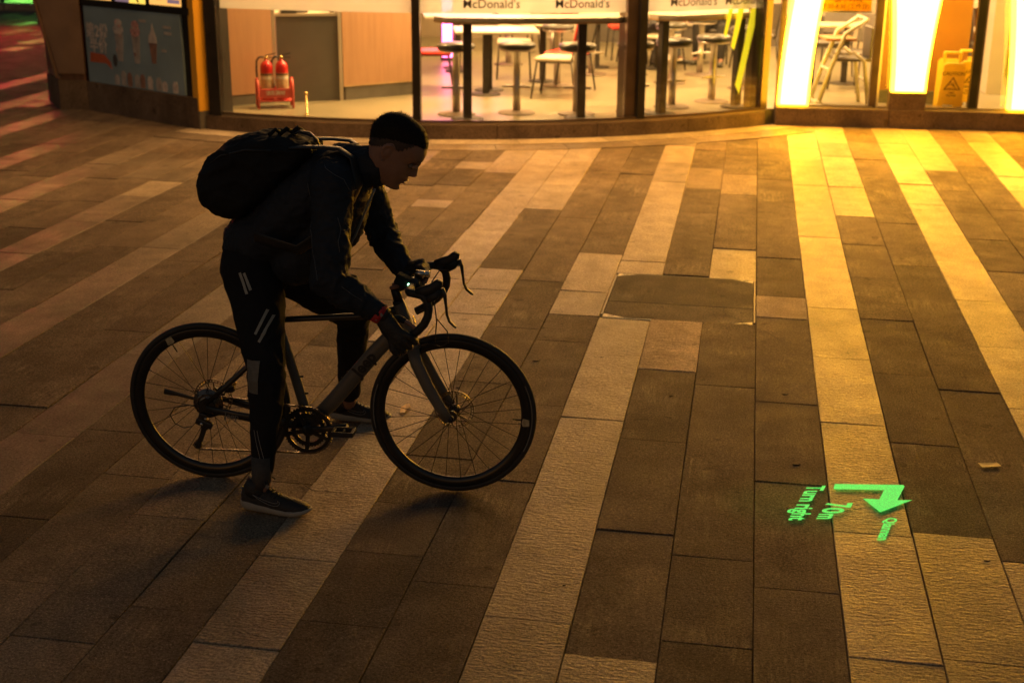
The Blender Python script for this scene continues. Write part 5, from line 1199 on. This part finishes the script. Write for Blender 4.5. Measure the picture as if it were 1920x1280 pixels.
# --- one continuous body
B = MB()
B.limb(spine, [(.150, .110), (.135, .095), (.155, .110), (.150, .095), (.08, .07)], 20, up=(0, 1, 0))
B.limb([P(-.42, .058, 1.275), P(-.33, .045, 1.300), P(-.262, .032, 1.335)], [.066, .060, .058], 18)
B.limb([J['shR'], mid('shR', 'elR', .5), J['elR'], mid('elR', 'wrR', .35), J['wrR']], [.054, .046, .040, .040, .027], 14)
B.limb([J['shL'], mid('shL', 'elL', .5), J['elL'], mid('elL', 'wrL', .35), J['wrL']], [.054, .046, .040, .040, .027], 14)
B.limb([J['hipR'], mid('hipR', 'kneeR', .5), J['kneeR'], mid('kneeR', 'ankR', .3), mid('kneeR', 'ankR', .7), J['ankR']], [.085, .075, .054, .050, .036, .034], 16)
B.limb([J['hipL'], mid('hipL', 'kneeL', .5), J['kneeL'], mid('kneeL', 'ankL', .3), mid('kneeL', 'ankL', .7), J['ankL']], [.085, .075, .054, .050, .036, .034], 16)
for a, h, t in (('ankR', (-.755, -.266), (-.53, -.297)), ('ankL', (-.655, .69), (-.42, .70))):
    B.limb([P(h[0] + .01, h[1], .055), P((h[0] + t[0]) / 2, (h[1] + t[1]) / 2, .050), P(t[0] - .04, t[1], .040)], [.022, (.016, .026), (.007, .022)], 12, up=(0, 0, 1)); B.limb([J[a], P(h[0] + .05, h[1], .07)], [.032, .026], 12)
head_mesh(B, TH)
for sd in (-1, 1): ear(B, TH, sd)
# right hand closing on the end of the near drop, left hand over the bar top by the stem
FR = []
kn0, kn1 = P(-.118, -.238, .722), P(-.185, -.238, .668)
for i, (ln, cu) in enumerate(((1.0, 0), (1.06, .0), (1.0, .05), (.82, .1))):
    k = kn0.lerp(kn1, i / 3); d1 = Vector((.55, .28, -.80 + cu)).normalized() * .040 * ln; d2 = Vector((.20, .78, -.55)).normalized() * .024 * ln; d3 = Vector((-.15, .75, .45)).normalized() * .019 * ln
    FR.append([k, k + d1 * .62, k + d1 * .62 + d2, k + d1 * .62 + d2 + d3])
FR.append([P(-.215, -.185, .775), P(-.172, -.163, .768), P(-.135, -.168, .752), P(-.112, -.178, .738)])
palmR = [J['wrR'], P(-.200, -.224, .752), P(-.158, -.234, .705)]
FL = []
kn0, kn1 = P(-.128, .040, .912), P(-.135, .112, .915)
for i, ln in enumerate((1.0, 1.06, 1.0, .82)):
    k = kn0.lerp(kn1, i / 3); q1 = k + Vector((.026, -.012, -.022)) * ln; q2 = q1 + Vector((-.004, -.014, -.026)) * ln; FL.append([k, q1, q2, q2 + Vector((-.024, -.012, -.012)) * ln])
FL.append([P(-.185, .075, .875), P(-.190, .030, .858), P(-.205, -.010, .850), P(-.232, -.022, .846)])
palmL = [J['wrL'], P(-.175, .105, .895), P(-.140, .078, .912)]
for F, pl, kk in ((FR, palmR, (.30, .05, .95)), (FL, palmL, (0, 1, 0))):
    for i, f in enumerate(F):
        r = .0095 if i < 4 else .0108
        if i < 4: B.limb([pl[1].lerp(f[0], .35), f[0], f[1], f[2], f[3]], [.011, r + .0008, r, r - .0008, r - .002], 9)
        else: B.limb([pl[0].lerp(pl[1], .5)] + f, [.014, .013, r, r - .0006, r - .002], 9)
    B.limb(pl, [(.026, .020), (.033, .017), (.030, .014)], 12, up=(F[3][0] - F[0][0]))
me = remesh(B, .0040, 3, .5); body = link('body', me, M_['skin'], man)
# --- face details
for sd in (-1, 1):
    mb = MB(); mb.ell(TH(Vector((.0885, sd * .032, .0095))), (.0115, .0115, .0115), n=16, m=12); e = mb.build('eye', M_['eye'], man)
    mb = MB(); mb.ell(TH(Vector((.0985, sd * .0325, .0055))), (.0035, .0048, .0048), M=Matrix((HX, Vector((0, 1, 0)), HZ)).transposed(), n=12, m=8); mb.build('iris', M_['iris'], e)
    mb = MB(); mb.tube([TH(Vector((.1045 + .0015, sd * .016, .0165))), TH(Vector((.1075, sd * .030, .0180))), TH(Vector((.0985, sd * .046, .0120)))], [.0045, .0078, .0045], 8); mb.build('eyelid', M_['skin'], man)
    mb = MB()
    for i in range(60):
        t = random.random(); b = head_point(.036 + .006 * math.sin(PI * t), sd * (.16 + .42 * t)); b = b + Vector((.0015, 0, random.uniform(-.003, .003)))
        w = Vector((0, .0006, .0006)); mb.add([TH(b - w), TH(b + w), TH(b + Vector((.0012, sd * .007, .0015)))], [(0, 1, 2)])
    mb.build('eyebrow', M_['hair'], man)
mb = MB()
for z, g in ((-.0515, .0024), (-.0655, .0030)): mb.tube([TH(head_point(z - .0015 * abs(t), t) + Vector((.0004, 0, 0))) for t in (-.30, -.2, -.1, 0, .1, .2, .30)], [.0012, g, g * 1.15, g, g * 1.15, g, .0012], 8)
mb.build('lips', M_['lip'], man)
hr = hair_cap(TH).build('hair', M_['hair'], man, fix=False)
M_['fade'] = mat('faded_hair', (.048, .030, .022), .6, var=.3, vscale=120)
hair_cap(TH, seed=3, spikes=3500, low=-.036, full=.05).build('hair_fade', M_['fade'], hr, fix=False)
mb = MB(); mb.ell(TH(Vector((-.006, -.083, -.028))), (.0026, .0026, .0026), n=8, m=6); mb.build('earring', M_['alloy'], man)
# --- jacket
from mathutils.bvhtree import BVHTree
K_ = MB()
K_.limb([P(-.775, .10, .985)] + spine[1:], [(.178, .140), (.180, .138), (.192, .142), (.180, .118), (.10, .085)], 24, up=(0, 1, 0))
K_.limb([P(-.405, .06, 1.21), P(-.455, .06, 1.09), P(-.53, .065, .99), P(-.62, .075, .925)], [(.15, .090), (.16, .112), (.160, .112), (.160, .105)], 20, up=(0, 1, 0))
K_.limb([P(-.435, -.10, 1.265), P(-.44, .07, 1.30), P(-.415, .23, 1.24)], [.082, .080, .080], 18)
K_.limb([P(-.41, .058, 1.275), P(-.345, .047, 1.292), P(-.298, .040, 1.303)], [.088, .082, .078], 20)
K_.limb([J['shR'], mid('shR', 'elR', .3), mid('shR', 'elR', .7), J['elR'], mid('elR', 'wrR', .3), mid('elR', 'wrR', .65), mid('elR', 'wrR', .88)], [.084, .076, .072, .076, .066, .053, .043], 20)
K_.limb([J['shL'], mid('shL', 'elL', .3), mid('shL', 'elL', .7), J['elL'], mid('elL', 'wrL', .3), mid('elL', 'wrL', .65), mid('elL', 'wrL', .92)], [.080, .072, .068, .066, .058, .049, .041], 20)
me = remesh(K_, .0070, 8, .5)
eR, eL = J['elR'], J['elL']
wrinkle(me, .0090, 13, lambda c: .55 + .9 * math.exp(-((c - eR).length / .16) ** 2) + .9 * math.exp(-((c - eL).length / .16) ** 2))
wrinkle(me, .0042, 34, None, (1, 1, 1.6))
jk = link('jacket', me, M_['jacket'], man)
mb = MB(); mb.tube([P(-.283, -.036, 1.232), P(-.300, -.040, 1.195), P(-.332, -.045, 1.12), P(-.362, -.05, 1.05), P(-.40, -.05, .985)], [.0045] * 5, 6); mb.build('zip', M_['swoosh'], jk)
bmj = bmesh.new(); bmj.from_mesh(me); tj = BVHTree.FromBMesh(bmj)
def seam_highlight(pts, w=.0016):
    mb = MB(); q = []
    P2 = [Vector(p) for p in pts]
    for a, b in zip(P2[:-1], P2[1:]):
        for i in range(6):
            c = a.lerp(b, i / 6); h, nn, ix, dd = tj.ray_cast(Vector((c.x - PX, -1.2, c.y)), Vector((0, 1, 0)))
            if h is not None: q.append(h + nn * .0006)
    if len(q) > 3: mb.tube(q, w, 5); mb.build('seam_highlight', M_['seam_highlight'], jk)
M_['seam_highlight'] = mat('grey_seam_and_crease_light', (.085, .09, .10), .5)  # grey lines for seams, and for highlights painted along the creases
for pts in (((-.45, 1.335), (-.37, 1.29), (-.335, 1.22)), ((-.385, 1.16), (-.372, 1.12), (-.378, 1.08), (-.372, 1.03)), ((-.362, 1.14), (-.352, 1.115), (-.366, 1.10)), ((-.52, 1.26), (-.50, 1.15), (-.47, 1.02), (-.44, .93)), ((-.70, 1.02), (-.62, 1.0), (-.54, .99)), ((-.36, .92), (-.32, .885), (-.285, .86))): seam_highlight(pts)
bmj.free()
mb = MB(); mb.tube([J['elR'].lerp(J['wrR'], .88), J['elR'].lerp(J['wrR'], 1.0)], [.0425, .039], 20); mb.build('cuff', M_['cuff'], jk)
# --- trousers
T_ = MB()
T_.limb([P(-.72, .10, 1.02), P(-.79, .10, .93), P(-.775, .10, .86)], [(.165, .125), (.180, .140), (.16, .115)], 22, up=(0, 1, 0))
T_.limb([P(-.80, .02, .90), mid('hipR', 'kneeR', .25), mid('hipR', 'kneeR', .6), J['kneeR'], mid('kneeR', 'ankR', .28), mid('kneeR', 'ankR', .65), mid('kneeR', 'ankR', .84)], [.118, .108, .088, .071, .0635, .050, .0425], 20)
T_.limb([P(-.76, .18, .89), mid('hipL', 'kneeL', .3), mid('hipL', 'kneeL', .65), J['kneeL'], mid('kneeL', 'ankL', .28), mid('kneeL', 'ankL', .65), mid('kneeL', 'ankL', .88)], [.115, .100, .086, .074, .066, .055, .050], 20)
me = remesh(T_, .0070, 8, .5)
kR, kL = J['kneeR'], J['kneeL']
wrinkle(me, .0070, 12, lambda c: .45 + 1.0 * math.exp(-((c - kR).length / .15) ** 2) + .9 * math.exp(-((c - kL).length / .15) ** 2))
tr = link('trousers', me, M_['tights'], man)
from mathutils.bvhtree import BVHTree
bmt = bmesh.new(); bmt.from_mesh(me); bvh = BVHTree.FromBMesh(bmt)
def applique(name, m, pts, parent, lift=.0032, tree=bvh, dirn=(0, 1, 0), sub=14):
    """Small patch laid on the cloth: (u, z) outline quad projected along +y onto the surface."""
    a, b, c, d = [Vector((u, z)) for u, z in pts]; vs, fs = [], []
    for i in range(sub + 1):
        l, r = a.lerp(d, i / sub), b.lerp(c, i / sub)
        for k in range(9):
            q = l.lerp(r, k / 8); o = Vector((q.x - PX, -1.2, q.y)); h, nn, ix, dd = tree.ray_cast(o, Vector(dirn))
            if h is None: h, nn, ix, dd = tree.find_nearest(Vector((q.x - PX, -.4, q.y)))
            vs.append(h + nn * lift)
    for i in range(sub):
        for k in range(8): fs.append((i * 9 + k, i * 9 + k + 1, i * 9 + 10 + k, i * 9 + 9 + k))
    mb = MB(); mb.add(vs, fs, True); return mb.build(name, m, parent)
def bar_(a, b, w):
    a, b = Vector(a), Vector(b); t = (b - a).normalized(); n = Vector((-t.y, t.x)) * w / 2; return [a - n, a + n, b + n, b - n]
for a, b in (((-.688, .775), (-.725, .690)), ((-.668, .752), (-.708, .664)), ((-.800, .905), (-.765, .832)), ((-.783, .905), (-.752, .846))):
    applique('reflective_stripe', M_['reflect'], bar_(a, b, .0105), tr)
applique('mesh_panel', M_['greypatch'], [(-.752, .600), (-.698, .598), (-.705, .475), (-.745, .475)], tr)
for du in (0, .013): applique('ankle_zip', M_['swoosh'], bar_((-.722 + du, .335), (-.700 + du, .225), .0022), tr, sub=8)
bmt.free()
# --- gloves with the fingertips left bare
for F, pl in ((FR, palmR), (FL, palmL)):
    g = MB()
    g.limb([pl[0].lerp(pl[1], -.12)] + pl, [(.033, .030), (.032, .027), (.039, .0235), (.036, .0205)], 14, up=(F[3][0] - F[0][0]))
    for i, f in enumerate(F):
        e = f[1].lerp(f[2], .35); r = .0132 if i < 4 else .0145
        g.limb([pl[1].lerp(f[0], .5), f[0], f[1], e] if i < 4 else [pl[0].lerp(pl[1], .6), f[0], f[1], e], [.016, r + .001, r, r - .0012], 10)
    me = remesh(g, .0030, 4, .5); wrinkle(me, .0012, 60); gl = link('glove', me, M_['glove'], man)
w0 = J['wrR']; wd = (J['wrR'] - J['elR']).normalized()
mb = MB(); mb.tube([w0 - wd * .010, w0 + wd * .016], [.036, .035], 18); mb.build('wrist_strap', M_['pack2'], man)
mb = MB(); mb.box(w0 + Vector((-.004, -.037, .004)), (.035, .004, .012), M=Matrix.Rotation(R(-38), 3, 'Y')); mb.build('strap_label', M_['swoosh'], man)
# --- running shoes
def shoe(heel, toe, o_sw, ank):
    h, t = P(heel[0], heel[1], 0), P(toe[0], toe[1], 0); fx = (t - h); Lh = fx.length; fx.normalize(); fy = Vector((-fx.y, fx.x, 0))
    def F(x, y, z): return h + fx * (x * Lh) + fy * y + Vector((0, 0, z))
    secs = [(-.02, .020, .020), (.02, .032, .012), (.10, .038, .006), (.25, .038, .003), (.45, .040, .0015), (.62, .048, .0015), (.76, .050, .003), (.88, .042, .009), (.96, .027, .018), (1.0, .010, .025)]
    def loft_(rows):
        mb = MB(); n = len(rows[0]); vs = [v for r in rows for v in r]; fs = []
        for i in range(len(rows) - 1):
            for k in range(n): fs.append((i * n + k, i * n + (k + 1) % n, (i + 1) * n + (k + 1) % n, (i + 1) * n + k))
        fs += [tuple(range(n))[::-1], tuple((len(rows) - 1) * n + k for k in range(n))]; mb.add(vs, fs, True); return mb
    topz = [(-.02, .050), (.02, .052), (.10, .050), (.25, .044), (.45, .038), (.62, .033), (.76, .031), (.88, .032), (.96, .033), (1.0, .034)]
    rows = []
    for (x, w, zb), (_, zt) in zip(secs, topz):
        r = []
        for k in range(16):
            a = 2 * PI * k / 16; c, s_ = math.cos(a), math.sin(a); c = math.copysign(abs(c) ** .45, c); s_ = math.copysign(abs(s_) ** .45, s_)
            r.append(F(x, w * c * (1.0 if s_ < .3 else .94), (zb + zt) / 2 + (zt - zb) / 2 * s_))
        rows.append(r)
    so = loft_(rows).build('shoe', M_['sole'], man)
    up = [(.0, .024, .085, .045), (.03, .031, .105, .045), (.10, .034, .100, .043), (.20, .035, .088, .040), (.32, .036, .098, .036), (.42, .037, .090, .033), (.55, .042, .072, .030), (.68, .046, .066, .029), (.80, .043, .058, .029), (.90, .033, .050, .030), (.97, .014, .039, .031)]
    rows = []
    for x, w, zt, zb in up:
        r = []
        for k in range(16):
            a = 2 * PI * k / 16; c, s_ = math.cos(a), math.sin(a); c = math.copysign(abs(c) ** .75, c)
            r.append(F(x, w * c * (1 if s_ < 0 else 1 - .45 * s_ ** 1.5), zb + (zt - zb) * (max(s_, 0)) ** .8 - (.012 if s_ < 0 else 0)))
        rows.append(r)
    upo = loft_(rows).build('shoe_upper', M_['shoe'], so)
    A_ = J[ank]; q = A_ - h; ax = q.dot(fx) / Lh; ay = q.dot(fy)
    mb = MB(); mb.tube([F(.17, 0, .060), F(.19, ay * .5, .085), F(.5 * ax + .10, ay * .8, .122)], [(.044, .036), (.050, .037), (.046, .038)], 16, up=fx); mb.build('shoe_collar', M_['shoe'], so)
    mb = MB(); mb.tube([F(.5 * ax + .10, ay * .8, .10), A_ + Vector((0, 0, .03)), A_ + Vector((.002, 0, .12))], [.0385, .0385, .039], 16); mb.build('sock', M_['sock'], man)
    mb = MB(); mb.box(F(.335, 0, .128), (.014, .038, .050), M=Matrix((fx, fy, Vector((0, 0, 1)))).transposed() @ Matrix.Rotation(R(28), 3, 'Y'), ch=.005); mb.build('tongue', M_['shoe'], so)
    mb = MB()
    for i in range(5): x = .38 + i * .055; z = .098 - i * .0085; mb.tube([F(x, -.028, z - .014), F(x + .01, 0, z + .004), F(x, .028, z - .014)], .0028, 6)
    for q in ((-.03, .02), (.02, .028), (-.012, -.03), (.024, -.02)): mb.tube([F(.36, 0, .112), F(.37 + q[0], q[1] * .6, .140), F(.40 + q[0], q[1] * 1.3, .120)], .0030, 6)
    mb.build('laces', M_['rubber'], so)
    mb = MB(); mb.box(F(.39, -.018, .110), (.016, .004, .014), M=Matrix.Rotation(.6, 3, 'Y')); mb.build('lace_tag', M_['swoosh'], so)
    if o_sw:                                    # curved tick mark stitched on the outer flank
        mb = MB(); y = -.0415
        out1 = [(.20, .078), (.26, .066), (.34, .055), (.44, .046), (.52, .044), (.58, .048), (.61, .058), (.60, .066)]
        out2 = [(.20, .078), (.28, .070), (.37, .062), (.46, .057), (.53, .056), (.57, .059), (.585, .064), (.58, .070)]
        yy = lambda x: -(.0365 + .011 * max(0, min(1, (x - .3) / .35)))
        for ol in (out1, out2): mb.tube([F(x, yy(x) - .0015, z) for x, z in ol], .0011, 6)
        mb.build('tick_mark', M_['swoosh'], so)
    for x in (-.012, -.004): mb = MB(); mb.ell(F(x - .01, 0, .085 if x > -.01 else .064), (.004, .010, .006), n=10, m=6); mb.build('heel_reflector', M_['reflect'], so)
    return so
shoe((-.785, -.262), (-.505, -.300), True, 'ankR'); shoe((-.672, .692), (-.395, .700), True, 'ankL')
# --- backpack
pack = thing('backpack', 'bulging black backpack with carry loop on the back of the leaning man', 'backpack', man.location, BRZ)
ol = [(-.872, 1.082), (-.925, 1.088), (-.965, 1.125), (-.994, 1.185), (-.982, 1.245), (-.945, 1.318), (-.895, 1.363), (-.845, 1.392), (-.765, 1.414), (-.70, 1.424), (-.64, 1.415), (-.575, 1.400), (-.525, 1.382), (-.515, 1.350), (-.560, 1.300), (-.640, 1.230), (-.72, 1.160), (-.80, 1.095)]
def smooth_loop(p, it=2):
    for _ in range(it): p = [q for i in range(len(p)) for q in (tuple(.75 * a + .25 * b for a, b in zip(p[i], p[(i + 1) % len(p)])), tuple(.25 * a + .75 * b for a, b in zip(p[i], p[(i + 1) % len(p)])))]
    return p
ol2 = smooth_loop(ol, 2); cu, cz = sum(p[0] for p in ol2) / len(ol2), sum(p[1] for p in ol2) / len(ol2)
vs, fs = [], []; ts = [-1, -.985, -.94, -.86, -.74, -.55, -.3, 0, .3, .55, .74, .86, .94, .985, 1]; n = len(ol2)
for t in ts:
    s_ = (1 - abs(t) ** 3.0) ** (1 / 3.0) if abs(t) < 1 else .12; s_ = .30 + .70 * s_ if abs(t) < 1 else .30
    for u, z in ol2: vs.append(P(cu + (u - cu) * (.28 + .72 * s_) * .985, .085 + .170 * t, cz + (z - cz) * (.28 + .72 * s_) * .985))
for i in range(len(ts) - 1):
    for k in range(n): fs.append((i * n + k, i * n + (k + 1) % n, (i + 1) * n + (k + 1) % n, (i + 1) * n + k))
fs += [tuple(range(n))[::-1], tuple((len(ts) - 1) * n + k for k in range(n))]
mb = MB(); mb.add(vs, fs, True); me = remesh(mb, .007, 5, .5); wrinkle(me, .0100, 9); wrinkle(me, .003, 26); link('pack_body', me, M_['pack'], pack)
mb = MB(); mb.tube([P(-.62, .06, 1.408), P(-.585, .06, 1.424), P(-.550, .06, 1.418), P(-.522, .06, 1.392), P(-.516, .06, 1.368)], [(.004, .013)] * 5, 8, up=(0, 0, 1)); mb.build('carry_loop', M_['pack2'], pack)
for o in (-.040, .140):
    mb = MB(); mb.tube([P(-.60, o, 1.378), P(-.545, o, 1.382), P(-.480, o, 1.384), P(-.415, o, 1.380), P(-.362, o, 1.345), P(-.338, o - .03 if o < 0 else o + .02, 1.26), P(-.40, o - .09 if o < 0 else o + .08, 1.12), P(-.55, o - .13 if o < 0 else o + .12, 1.02), P(-.72, o - .11 if o < 0 else o + .10, 1.06)], [(.006, .028)] * 9, 10, up=(0, 0, 1)); mb.build('shoulder_strap', M_['pack2'], pack)
mb = MB(); mb.tube([P(-.92, -.05, 1.30), P(-.86, -.075, 1.345), P(-.76, -.085, 1.372), P(-.66, -.085, 1.372)], .004, 6); mb.build('zip', M_['pack2'], pack)
mb = MB(); mb.tube([P(-.952, .02, 1.292), P(-.944, .015, 1.298), P(-.930, .0, 1.290)], [.001, .003, .001], 6); mb.build('emblem', M_['reflect'], pack)
mb = MB()
for i in range(3): mb.tube([P(-.69 + i * .035, -.0 + i * .03, 1.416), P(-.675 + i * .035, .03 + i * .03, 1.432), P(-.66 + i * .035, .06 + i * .03, 1.414)], .008, 8)
mb.build('fabric_fold', M_['pack'], pack)
# ------------------------------------------------------------------ diners seated far inside
def diner(label, x, y, rz, mtr, mtop):
    t = thing('person', label, 'person', (x, y, FZ), rz, 'seated diners')        # faces local +x
    HC2 = Vector((.05, 0, 1.20))
    def T2(v): return HC2 + Vector((v.x * .96 + v.z * .25, v.y, v.z * .96 - v.x * .25))
    hips = [Vector((0, s * .10, .50)) for s in (-1, 1)]; kn = [Vector((.40, s * .17, .49)) for s in (-1, 1)]; an = [Vector((.36 + (.08 if s > 0 else -.04), s * .18, .09)) for s in (-1, 1)]
    b = MB(); b.limb([Vector((0, 0, .52)), Vector((0, 0, .8)), Vector((.02, 0, .98))], [(.15, .10), (.14, .10), (.10, .08)], 16, up=(0, 1, 0)); b.limb([Vector((.02, 0, .98)), HC2 + Vector((-.02, 0, -.07))], [.06, .055], 12)
    for i, s in enumerate((-1, 1)):
        b.limb([hips[i], kn[i], an[i]], [.07, .05, .035], 12); b.limb([an[i], an[i] + Vector((.14, s * .02, -.05))], [.035, .028], 10)
        b.limb([Vector((.02, s * .19, .93)), Vector((.10, s * .24, .68)), Vector((.36, s * .09, .66))], [.05, .04, .03], 10)
        for f in range(4): b.limb([Vector((.36, s * .09 + (f - 1.5) * .018, .66)), Vector((.42, s * .07 + (f - 1.5) * .018, .655)), Vector((.45, s * .06 + (f - 1.5) * .017, .635))], [.012, .009, .007], 6)
        b.limb([Vector((.35, s * .07, .665)), Vector((.40, s * .03, .67))], [.012, .008], 6)
    head_mesh(b, T2, 32, 40); link('body', remesh(b, .009, 3), M_['skin'], t)
    hair_cap(T2, 36, 24, 4, 300).build('hair', M_['hair'], t, fix=False)
    j = MB(); j.limb([Vector((-.01, 0, .52)), Vector((0, 0, .78)), Vector((.02, 0, .96))], [(.19, .14), (.18, .13), (.13, .10)], 16, up=(0, 1, 0))
    for s in (-1, 1): j.limb([Vector((.02, s * .18, .93)), Vector((.10, s * .24, .68)), Vector((.32, s * .10, .66))], [.072, .06, .044], 12)
    link('jacket', remesh(j, .011, 5), mtop, t)
    p = MB(); p.limb([Vector((-.02, 0, .60)), Vector((0, 0, .50))], [(.17, .13), (.18, .13)], 14, up=(0, 1, 0))
    for i, s in enumerate((-1, 1)): p.limb([hips[i], kn[i], kn[i].lerp(an[i], .5), kn[i].lerp(an[i], .92)], [.095, .078, .066, .056], 14)
    link('trousers', remesh(p, .011, 5), mtr, t)
    for i, s in enumerate((-1, 1)):
        m2 = MB(); a = an[i]; m2.limb([Vector((a.x - .05, a.y, .045)), Vector((a.x + .06, a.y + s * .01, .045)), Vector((a.x + .17, a.y + s * .025, .035))], [(.045, .040), (.040, .045), (.028, .040)], 12, up=(0, 0, 1)); m2.limb([a, Vector((a.x - .01, a.y, .06))], [.045, .045], 10); m2.build('shoe', M_['seat_dark'], t)
M_['grey_cloth'] = mat('grey_striped_cloth', (.10, .10, .11), .8, var=.5, vscale=9, stretch=(1, 1, 6))
M_['black_cloth'] = mat('black_cloth', (.022, .02, .02), .8)
diner('diner in black clothes seated at the back behind the yellow stripes', -.48, 18.85, -1.75, M_['black_cloth'], M_['black_cloth'])
diner('diner in grey seated at the back behind the bronze mullion', -1.45, 18.6, -.5, M_['grey_cloth'], M_['grey_cloth'])
make_chair('dark chair on which the diner in black sits', -.47, 18.9, -1.75, 'grey_seat', 'grey_seat'); make_chair('dark chair on which the diner in grey sits', -1.47, 18.62, -.5, 'grey_seat', 'grey_seat')
